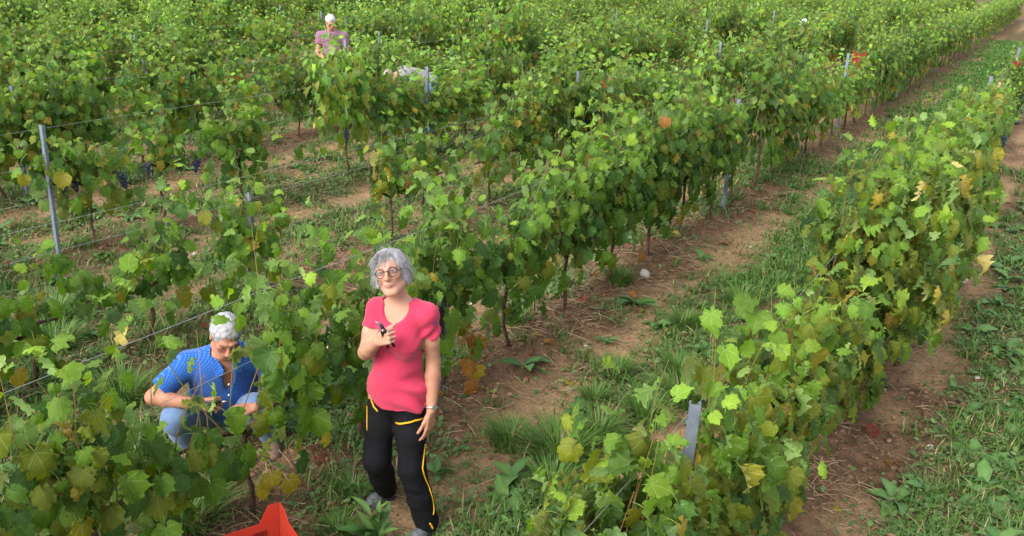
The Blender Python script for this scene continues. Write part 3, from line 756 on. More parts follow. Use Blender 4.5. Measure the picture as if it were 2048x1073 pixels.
for k in range(0, 7):
    for wi, (zw, dx) in enumerate(((.60, .0), (.93, .035), (1.24, -.035))):
        if k == 2 and wi == 2: zw = 1.1
        bm = bmesh.new(); y0 = -3.0 if k else 0.3
        n = 40; pts = [(RX(k) + dx + .012 + .006 * math.sin(i * 1.7 + k), y0 + (36 - y0) * i / n, zw - .012 * abs(math.sin(i * 1.1)) + float(gz(RX(k), 0, False)) * 0) for i in range(n + 1)]
        tube(bm, pts, 0.0016 if k < 2 else .0013, 4)
        me = mesh_bm('trellis_wire', bm, True); me.materials.append(MAT_WIRE)
        tag(link('trellis_wire', me), '%s of the three thin steel wires along the %s' % (WORD_H[wi], row_phrase(k)), 'wire', 'trellis wires along the rows')
# ------------------------------------------------------------------ people: smooth bodies from blended rounded limbs
class Blob:
    """a smooth-union field on a grid; cones, ellipsoids, cuts; meshed as one continuous surface"""
    def __init__(self, lo, hi, h):
        self.lo = np.array(lo, np.float32); self.h = h
        self.n = np.ceil((np.array(hi) - self.lo) / h).astype(int) + 1
        self.g = np.full(self.n, 0.2, np.float32)
    def _local(self, lo, hi):
        a = np.clip(np.floor((lo - self.lo) / self.h).astype(int), 0, self.n); b = np.clip(np.ceil((hi - self.lo) / self.h).astype(int) + 1, 0, self.n)
        if (b <= a).any(): return None, None
        ax = [self.lo[i] + self.h * np.arange(a[i], b[i], dtype=np.float32) for i in range(3)]
        return tuple(slice(a[i], b[i]) for i in range(3)), (ax[0][:, None, None], ax[1][None, :, None], ax[2][None, None, :])
    def _mix(self, sl, d, k, op):
        g = self.g[sl]
        if op == 'cut': g, d, s = -g, d, -1
        else: s = 1
        if k > 0:
            hh = np.clip(0.5 + 0.5 * (d - g) / k, 0, 1); r = d * (1 - hh) + g * hh - k * hh * (1 - hh)
        else: r = np.minimum(g, d)
        self.g[sl] = s * r
    def cone(self, a, b, ra, rb, k=0.02, op='add'):
        a = np.array(a, np.float32); b = np.array(b, np.float32); m = max(ra, rb) + k + 3 * self.h
        sl, P = self._local(np.minimum(a, b) - m, np.maximum(a, b) + m)
        if sl is None: return
        d = b - a; L2 = float(d @ d) + 1e-9
        t = np.clip(((P[0] - a[0]) * d[0] + (P[1] - a[1]) * d[1] + (P[2] - a[2]) * d[2]) / L2, 0, 1)
        D = np.sqrt((P[0] - a[0] - t * d[0]) ** 2 + (P[1] - a[1] - t * d[1]) ** 2 + (P[2] - a[2] - t * d[2]) ** 2) - (ra + (rb - ra) * t)
        self._mix(sl, D.astype(np.float32), k, op)
    def ell(self, c, r, rot=None, k=0.02, op='add'):
        c = np.array(c, np.float32); r = np.array(r, np.float32); m = r.max() + k + 3 * self.h
        sl, P = self._local(c - m, c + m)
        if sl is None: return
        R = np.eye(3) if rot is None else np.array(rot)
        X, Y, Z = P[0] - c[0], P[1] - c[1], P[2] - c[2]
        q = [(R[0, i] * X + R[1, i] * Y + R[2, i] * Z) for i in range(3)]
        k0 = np.sqrt(sum((q[i] / r[i]) ** 2 for i in range(3))); k1 = np.sqrt(sum((q[i] / r[i] ** 2) ** 2 for i in range(3)))
        D = k0 * (k0 - 1) / np.maximum(k1, 1e-5)
        self._mix(sl, D.astype(np.float32), k, op)
    def plane(self, p, n, k=0.0):
        """keep only the side the normal points away from"""
        ax = [self.lo[i] + self.h * np.arange(self.n[i], dtype=np.float32) for i in range(3)]
        n = np.array(n) / np.linalg.norm(n)
        D = (ax[0][:, None, None] - p[0]) * n[0] + (ax[1][None, :, None] - p[1]) * n[1] + (ax[2][None, None, :] - p[2]) * n[2]
        self.g = np.maximum(self.g, D.astype(np.float32))
    def mesh(self, smooth=1):
        g = self.g; s = g < 0; n = self.n
        c = [s[i:n[0] - 1 + i, j:n[1] - 1 + j, k:n[2] - 1 + k] for i in (0, 1) for j in (0, 1) for k in (0, 1)]
        al = np.logical_and.reduce(c); an = np.logical_or.reduce(c); act = an & ~al
        I = np.argwhere(act); idm = np.full(act.shape, -1, np.int32); idm[act] = np.arange(len(I))
        val = {}
        for i in (0, 1):
            for j in (0, 1):
                for k in (0, 1): val[i, j, k] = g[I[:, 0] + i, I[:, 1] + j, I[:, 2] + k]
        acc = np.zeros((len(I), 3)); cnt = np.zeros(len(I))
        for ax in range(3):
            o = [q for q in range(3) if q != ax]
            for u in (0, 1):
                for v in (0, 1):
                    A = [0, 0, 0]; A[o[0]] = u; A[o[1]] = v; Bq = list(A); Bq[ax] = 1
                    va, vb = val[tuple(A)], val[tuple(Bq)]; m = (va < 0) != (vb < 0)
                    t = va[m] / (va[m] - vb[m]); p = np.zeros((m.sum(), 3)); p[:, o[0]] = u; p[:, o[1]] = v; p[:, ax] = t
                    acc[m] += p; cnt[m] += 1
        V = (I + acc / np.maximum(cnt, 1)[:, None]) * self.h + self.lo
        F = []
        for ax in range(3):
            o = [(ax + 1) % 3, (ax + 2) % 3]
            a = [slice(None)] * 3; b = [slice(None)] * 3; a[ax] = slice(0, -1); b[ax] = slice(1, None)
            sa, sb = s[tuple(a)], s[tuple(b)]; E = np.argwhere(sa != sb); inside = sa[tuple(E.T)]
            ok = (E[:, o[0]] > 0) & (E[:, o[1]] > 0) & (E[:, o[0]] < n[o[0]] - 1) & (E[:, o[1]] < n[o[1]] - 1); E = E[ok]; inside = inside[ok]
            def cell(du, dv):
                q = E.copy(); q[:, o[0]] -= du; q[:, o[1]] -= dv; return idm[tuple(q.T)]
            f = np.stack([cell(1, 1), cell(0, 1), cell(0, 0), cell(1, 0)], -1); f[~inside] = f[~inside][:, ::-1]; F.append(f)
        F = np.concatenate(F); F = F[(F >= 0).all(1)]
        for _ in range(smooth):
            ac = np.zeros_like(V); ct = np.zeros(len(V))
            for i in range(4):
                a, b = F[:, i], F[:, (i + 1) % 4]
                for ax in range(3): ac[:, ax] += np.bincount(a, V[b, ax], len(V)) + np.bincount(b, V[a, ax], len(V))
                ct += np.bincount(a, minlength=len(V)) + np.bincount(b, minlength=len(V))
            V = V * 0.5 + 0.5 * ac / np.maximum(ct, 1)[:, None]
        return V, F
def vnormals(V, F):
    n = np.cross(V[F[:, 2]] - V[F[:, 0]], V[F[:, 3]] - V[F[:, 1]]); N = np.zeros_like(V)
    for i in range(4):
        for ax in range(3): N[:, ax] += np.bincount(F[:, i], n[:, ax], len(V))
    return N / np.maximum(np.linalg.norm(N, axis=1, keepdims=True), 1e-9)
def sn(p, s, seed=0):
    """cheap smooth 3-D noise in -1..1"""
    q = p * s + seed * 3.7
    return (vnoise(q[:, 0] + 0.7 * q[:, 1], q[:, 2] + 50) + vnoise(q[:, 1] + 20, q[:, 2] - 0.6 * q[:, 0]) - 1)

def rot_zyx(yaw, roll, pitch):
    return np.array(Matrix.Rotation(yaw, 3, 'Z') @ Matrix.Rotation(roll, 3, 'Y') @ Matrix.Rotation(pitch, 3, 'X'))
def hand(B, W, fwd, pal, side, curl, sc=1.0, spread=0.12, thumb=(0.6, 0.5, 0.3), r0=1.0):
    """palm and five unequal bent fingers; side = +1 when the thumb lies along fwd x pal"""
    W = np.array(W, float); f = np.array(fwd, float); f /= np.linalg.norm(f); p = np.array(pal, float); p -= f * (p @ f); p /= np.linalg.norm(p)
    t = np.cross(f, p) * side
    tips = []
    kn = []
    for i, (off, ln, pl) in enumerate(((0.030, 0.074, 0.085), (0.010, 0.082, 0.089), (-0.011, 0.076, 0.085), (-0.030, 0.060, 0.077))):
        K = W + (f * pl + t * off) * sc; kn.append(K)
        B.cone(W + t * off * .55 * sc, K, .0145 * sc * r0, .0105 * sc * r0, .008 * sc)
        d = f + t * (1.5 - i) * spread * .35; d /= np.linalg.norm(d); a = 0; q = K; rr = (.0088 if i < 3 else .0078) * sc * r0
        for j, fr in enumerate((.46, .30, .24)):
            a += curl[i][j] if hasattr(curl[0], '__len__') else curl[j]
            dj = d * math.cos(a) + p * math.sin(a); e = q + dj * ln * fr * sc
            B.cone(q, e, rr, rr * .9, .0025 * sc); q = e; rr *= .9
        tips.append(q)
    T0 = W + (f * .025 + t * .024 + p * .006) * sc
    d = f * math.cos(thumb[0]) + t * math.sin(thumb[0]); a = thumb[1]
    q = T0; B.cone(W + f * .01 * sc, T0, .014 * sc, .0145 * sc * r0, .01 * sc)
    for fr, rr, da in ((.036, .0125, 0), (.030, .0105, thumb[2]), (.026, .0092, thumb[2])):
        a += da; dj = d * math.cos(a) + p * math.sin(a) ; dj = dj + f * .25 * (da > 0); dj /= np.linalg.norm(dj); e = q + dj * fr * sc
        B.cone(q, e, rr * sc * r0, rr * .9 * sc * r0, .004 * sc); q = e
    return tips
def head(B, C, Rm, sc=1.0, jaw=1.0, nose=1.0):
    T = lambda x, y, z: np.array(C) + Rm @ (np.array([x, y, z]) * sc)
    e = lambda c, r, k=.02, op='add': B.ell(T(*c), np.array(r) * sc, Rm, k * sc, op)
    c2 = lambda a, b, ra, rb, k=.01, op='add': B.cone(T(*a), T(*b), ra * sc, rb * sc, k * sc, op)
    e((0, .018, .032), (.072, .092, .083)); e((0, -.022, -.035), (.053 * jaw, .064, .074), .03)
    e((0, -.060, -.098), (.024 * jaw, .020, .017), .03)
    for s in (-1, 1):
        e((s * .038, -.056, -.016), (.020, .020, .020), .022)                     # cheek
        c2((s * .014, -.088, .026), (s * .046, -.072, .024), .0095, .008, .014)   # brow
        c2((s * .050 * jaw, .0, -.065), (s * .022 * jaw, -.058, -.096), .020, .018, .025)   # jaw line
        e((s * .031, -.094, .006), (.017, .013, .0115), .012, 'cut')              # eye socket
        e((s * .031, -.0775, .004), (.0165, .0125, .0125), .004)                  # eyeball with lids
        c2((s * .016, -.0895, .0125), (s * .046, -.078, .0120), .0042, .0035, .004)
        e((s * .076, .014, -.004), (.008, .019, .031), .008); e((s * .083, .010, -.004), (.006, .010, .018), .005, 'cut')
        e((s * .011 * nose, -.100, -.033), (.0085, .010, .0075), .006)            # nostril wing
    for s in (-1, 1):
        c2((s * .017, -.094, -.036), (s * .030, -.082, -.066), .0012, .0012, .006, 'cut')       # nose-to-mouth crease
        c2((s * .020, -.084, -.0115), (s * .042, -.076, -.0105), .0020, .0016, .005, 'cut')     # under-eye crease
    c2((0, -.088, .018), (0, -.112, -.026), .0080, .0118 * nose, .012)
    c2((0, -.095, -.034), (0, -.112, -.030), .008, .0095, .006)
    e((0, -.082, -.060), (.024, .012, .013), .012)
    [c2((0, -.094, -.0605), (s * .021, -.086, -.0650), .0034, .0022, .004, 'cut') for s in (-1, 1)]  # mouth line
    for s in (-1, 1): c2((s * .004, -.0975, -.0575), (s * .017, -.089, -.0610), .0030, .0020, .003)
    c2((-.010, -.0935, -.0668), (.010, -.0935, -.0668), .0038, .0038, .004)
    return T
def head_tint(V, C, Rm, sc, skin, lip=(0.42, 0.16, 0.14)):
    q = (V - np.array(C)) @ Rm / sc; T = np.tile(np.array(skin, float), (len(V), 1))
    mott = 1 + sn(V, 38, 2)[:, None] * np.array([.10, .20, .24]) + .10 * sn(V, 120, 5)[:, None]; T = T * mott
    near = np.linalg.norm(q, axis=1) < .17
    def put(m, c, a):
        m = np.clip(m, 0, 1)[:, None] * a * near[:, None]; T[:] = T * (1 - m) + np.array(c) * m
    fx = q[:, 1] < -.04
    put(np.exp(-((np.abs(q[:, 0]) - .040) / .018) ** 2 - ((q[:, 2] + .025) / .02) ** 2) * fx, (skin[0] * 1.05, skin[1] * .72, skin[2] * .66), .5)
    put(np.exp(-(q[:, 0] / .012) ** 2 - ((q[:, 2] + .026) / .014) ** 2) * fx, (skin[0] * 1.05, skin[1] * .74, skin[2] * .68), .5)
    put((np.exp(-(q[:, 0] / .0175) ** 4 - ((q[:, 2] + .0620) / .0078) ** 4)) * fx, lip, .75)
    put((np.exp(-(q[:, 0] / .0185) ** 4 - ((q[:, 2] + .0612 + np.abs(q[:, 0]) * .18) / .0024) ** 4)) * fx, (.12, .04, .04), .8)
    ex = np.abs(q[:, 0]) - .031
    put(np.exp(-(ex / .0135) ** 4 - ((q[:, 2] - .004) / .0058) ** 4) * fx, (.30, .27, .25), .8)
    put(np.exp(-(ex / .0055) ** 4 - ((q[:, 2] - .0045) / .0060) ** 4) * fx, (.025, .02, .02), .95)
    put(np.exp(-(ex / .0165) ** 4 - ((q[:, 2] - .0105) / .0026) ** 4) * fx, (.06, .035, .03), .9)     # lash line
    put(np.exp(-(ex / .018) ** 4 - ((q[:, 2] - .0275 + ex * .15) / .0042) ** 2) * fx, (.16, .11, .09), .75)   # eyebrow
    return T
MAT_SKIN = tint_material('skin', 0.55, 0.0, 0.35, bump=(160, 0.12), sss=0.12)
MAT_HAIR = tint_material('hair', 0.45, 0.0, 0.4)
def finish(name, V, F, parent, m, tint=None, folds=None):
    if folds is not None:
        N = vnormals(V, F); V = V + N * folds(V)[:, None]
    me = mesh_np(name, V, F, 4, True, tint); return link(name, me, parent, m)
def strands(name, roots, dirs, lens, parent, cols, r=0.0011, seg=5, grav=0.6, curl=0.25, wind=(0, 0, 0), seed=3):
    """thin tapered hair strands bending with gravity"""
    rr = np.random.default_rng(seed); n = len(roots); P = roots.copy(); d = dirs / np.linalg.norm(dirs, axis=1, keepdims=True)
    rings = []; w = rr.normal(0, 1, (n, 3)); phase = rr.random(n) * 6
    for s in range(seg + 1):
        t = s / seg; side = np.cross(d, np.array([0.3, 0.2, 1.0])); side /= np.maximum(np.linalg.norm(side, axis=1, keepdims=True), 1e-6); up = np.cross(side, d)
        rad = r * (1 - .85 * t)
        rings.append(np.stack([P + side * rad, P - side * rad * .5 + up * rad * .87, P - side * rad * .5 - up * rad * .87], 1))
        d = d + np.array([0, 0, -1]) * grav / seg + w * curl / seg + np.array(wind) / seg; d /= np.linalg.norm(d, axis=1, keepdims=True)
        P = P + d * (lens / seg)[:, None]
    V = np.stack(rings, 1).reshape(n, -1, 3); tri = []
    for s in range(seg):
        for i in range(3): tri.append([s * 3 + i, s * 3 + (i + 1) % 3, s * 3 + 3 + (i + 1) % 3, s * 3 + 3 + i])
    F = (np.arange(n) * V.shape[1])[:, None, None] + np.array(tri)[None]
    T = np.repeat(cols[:, None], V.shape[1], 1).reshape(-1, 3)
    return V.reshape(-1, 3), F.reshape(-1, 4), T
def place_person(B):
    b = Vector((B[0], B[1], 0)); ey = b.normalized(); 
    return empty('person', (B[0], B[1], float(gz(B[0], B[1], False))), math.atan2(-ey.x, ey.y))
def tube_on(bvh, pts, r, name, parent, m, lift=.001, seg=6):
    out = []
    for x, z in pts:
        h = bvh.ray_cast(Vector((x, -1.0, z)), Vector((0, 1, 0)))
        if h[0] is not None: out.append(h[0] + h[1] * lift)
    if len(out) < 2: return None
    bm = bmesh.new(); tube(bm, out, r, seg); me = mesh_bm(name, bm, True); return link(name, me, parent, m)
def bvh_of(V, F): return BVHTree.FromPolygons([tuple(v) for v in V], [tuple(int(i) for i in f) for f in F])

def cloth(name, col, col2, rough=.85, weave=700, bumpy=.25):
    m = mat(name, col, rough, noise=(9, col2, .3), bump=(weave, bumpy), spec=.2, sheen=.15); return m
MAT_PINK = cloth('pink_jersey', (0.50, 0.036, 0.085), (0.42, 0.028, 0.068))
MAT_BLACK = mat('black_softshell', (0.005, 0.005, 0.006), .85, noise=(9, (0.009, 0.009, 0.011), .3), bump=(500, .2), spec=.12)
MAT_YELLOW = mat('yellow_zip', (0.62, 0.33, 0.015), .5)
MAT_JEANS = cloth('blue_denim', (0.08, 0.15, 0.28), (0.17, 0.26, 0.42))
MAT_SHOE = mat('grey_shoe', (0.05, 0.055, 0.065), .8, noise=(40, (0.16, 0.17, 0.19), .2))
MAT_SOLE = mat('rubber_sole', (0.03, 0.03, 0.03), .9)
MAT_FRAME = mat('dark_glasses_frame', (0.018, 0.012, 0.012), .35, spec=.5)
MAT_SILVER = mat('silver_watch', (0.6, 0.58, 0.55), .3, .9)
MAT_TOOL = mat('black_tool_grip', (0.012, 0.013, 0.013), .4, spec=.5)
MAT_BLADE = mat('steel_blade', (0.32, 0.32, 0.34), .3, .9)
def glass_mat():
    m = bpy.data.materials.new('lens_glass'); m.use_nodes = True; t = m.node_tree; t.nodes.clear()
    o = t.nodes.new('ShaderNodeOutputMaterial'); a = t.nodes.new('ShaderNodeBsdfTransparent'); b = t.nodes.new('ShaderNodeBsdfGlossy'); b.inputs['Roughness'].default_value = .05
    f = t.nodes.new('ShaderNodeFresnel'); f.inputs[0].default_value = 1.18; x = t.nodes.new('ShaderNodeMixShader')
    t.links.new(f.outputs[0], x.inputs[0]); t.links.new(a.outputs[0], x.inputs[1]); t.links.new(b.outputs[0], x.inputs[2]); t.links.new(x.outputs[0], o.inputs[0]); return m
MAT_GLASS = glass_mat()
def dotted_blue():
    m = cloth('blue_shirt_dotted', (0.010, 0.105, 0.42), (0.010, 0.075, 0.33)); t = m.node_tree; b = t.nodes['Principled BSDF']
    src = b.inputs['Base Color'].links[0].from_socket
    tc = t.nodes.new('ShaderNodeTexCoord'); sp = t.nodes.new('ShaderNodeSeparateXYZ'); t.links.new(tc.outputs['Object'], sp.inputs[0])
    ds = []
    for off in (0, .5):
        a = M_(t, 'SUBTRACT', M_(t, 'FRACT', M_(t, 'ADD', M_(t, 'DIVIDE', M_(t, 'ADD', sp.outputs['X'], M_(t, 'MULTIPLY', sp.outputs['Y'], .5)), .018), off)), .5)
        c = M_(t, 'SUBTRACT', M_(t, 'FRACT', M_(t, 'ADD', M_(t, 'DIVIDE', sp.outputs['Z'], .018), off)), .5)
        ds.append(M_(t, 'ADD', M_(t, 'MULTIPLY', a, a), M_(t, 'MULTIPLY', c, c)))
    dot = M_(t, 'LESS_THAN', M_(t, 'MINIMUM', ds[0], ds[1]), .024)
    t.links.new(mixc(t, M_(t, 'MULTIPLY', dot, .28), src, (0.36, 0.52, 0.75)), b.inputs['Base Color']); return m
MAT_DOTS = dotted_blue()
def print_patch(base, c, r):
    """small ink print on the sleeve of the pink shirt"""
    t = base.node_tree; b = t.nodes['Principled BSDF']; src = b.inputs['Base Color'].links[0].from_socket
    tc = t.nodes.new('ShaderNodeTexCoord'); vs = t.nodes.new('ShaderNodeVectorMath'); vs.operation = 'DISTANCE'; t.links.new(tc.outputs['Object'], vs.inputs[0]); vs.inputs[1].default_value = c
    n = t.nodes.new('ShaderNodeTexNoise'); n.inputs['Scale'].default_value = 95; n.inputs['Detail'].default_value = 1; t.links.new(tc.outputs['Object'], n.inputs['Vector'])
    ink = M_(t, 'MULTIPLY', M_(t, 'LESS_THAN', vs.outputs['Value'], r), M_(t, 'GREATER_THAN', n.outputs['Fac'], .52))
    t.links.new(mixc(t, M_(t, 'MULTIPLY', ink, .75), src, (0.06, 0.035, 0.16)), b.inputs['Base Color'])

def short_hair(g, C, Rm, sc, cols, seed, n=900, back=.0):
    """a cropped cap of hair with strands on it"""
    C = np.array(C); r = np.random.default_rng(seed)
    Bm = Blob(C - .16, C + .16, .005); T = lambda x, y, z: C + Rm @ (np.array([x, y, z]) * sc)
    Bm.ell(T(0, .024, .040), np.array([.081, .096, .087]) * sc, Rm, 0)
    Bm.ell(T(0, -.105, -.015), np.array([.082, .075, .082]) * sc, Rm, .01, 'cut'); Bm.ell(T(0, -.04, -.11), np.array([.10, .10, .095]) * sc, Rm, .01, 'cut')
    V, F = Bm.mesh(1); N = vnormals(V, F); V = V + N * (.005 * sn(V, 60, seed) + .006 * sn(V, 28, seed + 1))[:, None]
    c = np.array(cols); tv = c[0] + (c[1] - c[0]) * r.random((len(V), 1))
    k = r.integers(0, len(V), n); d = N[k] * .45 + Rm @ np.array([.3, .5, -.5]) * .8 + r.normal(0, .3, (n, 3))
    sv, sf, st = strands('s', V[k] - N[k] * .004, d, r.uniform(.008, .018, n), g, c[0] + (c[1] - c[0]) * r.random((n, 1)), .0012, 3, .8, .4, seed=seed)
    me = mesh_np('hair', np.concatenate([V, sv]), np.concatenate([F, sf + len(V)]), 4, True, np.concatenate([tv, st])); return link('hair', me, g, MAT_HAIR)
def glasses(g, C, Rm, sc, name='glasses', rad=.0225, th=.0018):
    T = lambda x, y, z: Vector((np.array(C) + Rm @ (np.array([x, y, z]) * sc)).tolist())
    fr = None
    for s in (-1, 1):
        bm = bmesh.new(); pts = [T(s * .0325 + rad * math.cos(a), -.101 + .010 * abs(math.cos(a)) * (1 if math.cos(a) * s > 0 else 0), .002 + rad * .95 * math.sin(a)) for a in [2 * math.pi * i / 20 for i in range(21)]]
        tube(bm, pts, th * sc, 6, False)
        tube(bm, [pts[0] if s > 0 else pts[10], T(s * .070, -.070, .008), T(s * .078, .008, .010)], th * sc * .8, 5)
        if s > 0: tube(bm, [T(-.010, -.101, .006), T(0, -.104, .010), T(.010, -.101, .006)], th * sc, 5)
        me = mesh_bm('glasses_frame', bm, True); o = link('glasses_frame', me, g if fr is None else g, MAT_FRAME); fr = o
        bm = bmesh.new(); vs = [bm.verts.new(p) for p in pts[:-1]]; bm.faces.new(vs); link('lens', mesh_bm('lens', bm), o, MAT_GLASS)
def shoe(g, heel, toe, ankle, mat_up, sc=1.0):
    h = np.array(heel, float); t = np.array(toe, float); lo = np.minimum(np.minimum(h, t), ankle) - .08; hi = np.maximum(np.maximum(h, t), ankle) + .08
    B = Blob(lo, hi, .006); d = t - h; mid = h + d * .6
    B.cone(h + [0, 0, .045], mid + [0, 0, .04], .040 * sc, .043 * sc, .02); B.cone(mid + [0, 0, .038], t + [0, 0, .030] - d / np.linalg.norm(d) * .03, .044 * sc, .034 * sc, .02); B.cone(h + [0, 0, .05], np.array(ankle) + [0, 0, .01], .042 * sc, .044 * sc, .02)
    B.plane((0, 0, .0), (0, 0, -1))
    V, F = B.mesh(1); o = finish('shoe', V, F, g, mat_up, None, lambda v: .0025 * sn(v, 80, 1))
    S2 = Blob(lo, hi, .006); S2.cone(h + [0, 0, .012], mid + [0, 0, .012], .047 * sc, .050 * sc, .02); S2.cone(mid + [0, 0, .012], t + [0, 0, .012] - d / np.linalg.norm(d) * .03, .050 * sc, .042 * sc, .02); S2.plane((0, 0, .022), (0, 0, 1)); S2.plane((0, 0, -.004), (0, 0, -1))
    V, F = S2.mesh(1); finish('sole', V, F, o, MAT_SOLE)
    return o

# ---- the woman in pink, secateurs raised, looking up
def woman():
    g = place_person((-2.469, 2.982)); tag(g, 'grey-haired woman with round glasses, pink T-shirt and black trousers holding pruning shears', 'person')
    yaw = R_(-28)                                      # she faces a little to her right
    Rt = rot_zyx(yaw, 0, 0)
    lat = lambda c, x, y, z: np.array(c) + Rt @ np.array([x, y, z])
    HC, HR = np.array([-.042, .070, 1.458]), rot_zyx(R_(-8), R_(-13), R_(-18)); HS = .95
    pel = np.array([-.025, .10, .80]); che = np.array([.005, .085, 1.13]); bel = np.array([-.010, .085, .96])
    shR, elR, wrR = np.array([-.108, .135, 1.245]), np.array([-.170, .050, 1.045]), np.array([-.105, -.095, 1.170])
    shL, elL, wrL = np.array([.134, .030, 1.250]), np.array([.164, .055, .985]), np.array([.150, -.045, .765])
    hipR, knR, anR = np.array([-.088, .140, .775]), np.array([-.128, .060, .430]), np.array([-.088, .285, .085])
    hipL, knL, anL = np.array([.048, .058, .775]), np.array([.050, -.030, .425]), np.array([.125, -.030, .085])
    B = Blob((-.34, -.26, -.03), (.34, .46, 1.66), .0045)
    def torso(B, gr):
        B.ell(che, np.array([.120, .092, .165]) + gr, Rt, .03); B.ell(bel, np.array([.108, .092, .15]) + gr, Rt, .05); B.ell(pel, np.array([.120, .096, .13]) + gr, Rt, .05)
        for s in (-1, 1): B.ell(lat(che, s * .062, -.075, -.015), np.array([.058, .050, .062]) + gr, Rt, .04)
        B.cone(che + [0, .02, .12], shR, .058 + gr, .043 + gr, .04); B.cone(che + [0, .02, .12], shL, .058 + gr, .043 + gr, .04)
    torso(B, 0)
    B.cone((.004, .100, 1.26), (-.028, .085, 1.40), .052, .047, .035)
    for a, b, c, r in ((shR, elR, wrR, 1.0), (shL, elL, wrL, 1.0)):
        B.cone(a, a * .45 + b * .55, .044, .041, .02); B.cone(a * .45 + b * .55, b, .041, .035, .02); B.cone(b, b * .7 + c * .3, .037, .039, .012); B.cone(b * .7 + c * .3, c, .039, .0245, .01)
    for a, b, c in ((hipR, knR, anR), (hipL, knL, anL)):
        B.cone(a, b, .080, .052, .03); B.cone(b, b * .65 + c * .35, .052, .053, .02); B.cone(b * .65 + c * .35, c, .053, .034, .02)
    # right hand closed round the grip, thumb on top; left hand hanging open
    fd = np.array([.42, -.50, .42]); hand(B, wrR + np.array([.006, -.006, .010]), fd, (.72, .62, -.05), 1, ((1.35, 1.65, .9), (1.45, 1.7, 1.0), (1.5, 1.7, 1.0), (1.55, 1.7, 1.0)), .95, .0, (.35, .45, .2))
    hand(B, wrL + np.array([-.002, -.002, -.012]), (-.10, -.20, -1), (-.75, .62, .05), -1, ((.20, .30, .2), (.28, .36, .25), (.36, .40, .3), (.42, .45, .3)), .95, .28, (.50, .15, .15))
    head(B, HC, HR, HS, .90, .92)
    V, F = B.mesh(1); skin = (0.43, 0.225, 0.150)
    T = head_tint(V, HC, HR, HS, skin)
    arm = sstep(1.2, .95, V[:, 2])[:, None]; T = T * (1 - arm * np.array([.10, .16, .22]))      # tanned forearms
    body = finish('body', V, F, g, MAT_SKIN, T)
    # T-shirt
    Sh = Blob((-.32, -.18, .66), (.34, .40, 1.40), .005); torso(Sh, .013)
    Sh.ell(pel + [.0, -.01, .04], np.array([.126, .112, .22]), Rt, .04)
    Sh.cone(hipL + [.0, 0, .06], hipL - [0, 0, .06], .102, .106, .03); Sh.cone(hipR + [0, 0, .06], hipR - [0, 0, .02], .080, .080, .03)
    tR = shR * .56 + elR * .44; tL = shL * .56 + elL * .44
    Sh.cone(shR, tR, .052, .052, .02); Sh.cone(shL, tL, .049, .051, .02)
    for a, b, t_ in ((shR, elR, tR), (shL, elL, tL)):
        n = (b - a) / np.linalg.norm(b - a); sl, P = Sh._local(t_ - .11, t_ + .11)
        D = (P[0] - t_[0]) * n[0] + (P[1] - t_[1]) * n[1] + (P[2] - t_[2]) * n[2]; far = np.sqrt((P[0] - t_[0]) ** 2 + (P[1] - t_[1]) ** 2 + (P[2] - t_[2]) ** 2) - .085
        Sh.g[sl] = np.maximum(Sh.g[sl], np.where(far < 0, D, -1).astype(np.float32))
    nk = np.array([-.012, .055, 1.315]); Sh.ell(nk + Rt @ np.array([0, -.050, -.005]), (.078, .085, .098), Rt, .004, 'cut'); Sh.cone((.002, .11, 1.28), (-.02, .10, 1.40), .074, .085, .004, 'cut')
    Sh.plane((-.025, .05, .772), (.06, .30, -1))
    V, F = Sh.mesh(1)
    def folds(v):
        d = v - np.array([-.03, .0, .9]); a = v @ np.array([.35, .25, .9]) + .018 * sn(v, 9, 1)
        low = sstep(1.16, .95, v[:, 2]); b = v @ np.array([.75, .1, -.65]) + .02 * sn(v, 8, 7); pit = np.exp(-((v[:, 2] - 1.13) / .07) ** 2) * sstep(.03, .13, np.abs(v[:, 0] - .012))
        return .020 * low * np.sin(a * 64 + 6 * sn(v, 5, 4)) * np.clip(0.25 + .9 * sn(v, 6, 2), 0, 1) + .008 * pit * np.sin(b * 120) + .008 * sn(v, 13, 3) + .004 * np.exp(-((v[:, 2] - 1.075 - .10 * (v[:, 0] + .02)) / .012) ** 2) * -1
    finish('t_shirt', V, F, g, MAT_PINK, None, folds); print_patch(MAT_PINK, (.178, -.035, 1.222), .030)
    # trousers
    Tr = Blob((-.32, -.20, .03), (.30, .46, .99), .006)
    Tr.ell(pel, np.array([.126, .100, .135]), Rt, .05)
    for a, b, c, s in ((hipR, knR, anR, -1), (hipL, knL, anL, 1)):
        up = a * .9 + b * .1; m = a * .5 + b * .5
        Tr.cone(a, m, .078, .078, .03); Tr.cone(m, b, .078, .070, .03); Tr.cone(b, b * .5 + c * .5, .069, .064, .03); Tr.cone(b * .5 + c * .5, c + [0, 0, .01], .064, .062, .02)
    Tr.plane((0, 0, .915), (0, 0, 1)); Tr.plane((0, 0, .055), (0, 0, -1))
    V, F = Tr.mesh(1)
    tf = lambda v: .005 * np.sin(v[:, 2] * 55 + v[:, 0] * 48 + 9 * sn(v, 7, 1)) * sstep(.55, .36, v[:, 2]) * np.abs(sn(v, 8, 2)) + .006 * sn(v, 11, 6) + .003 * sn(v, 27, 3)
    N = vnormals(V, F); V = V + N * tf(V)[:, None]
    tr = finish('trousers', V, F, g, MAT_BLACK); bt = bvh_of(V, F)
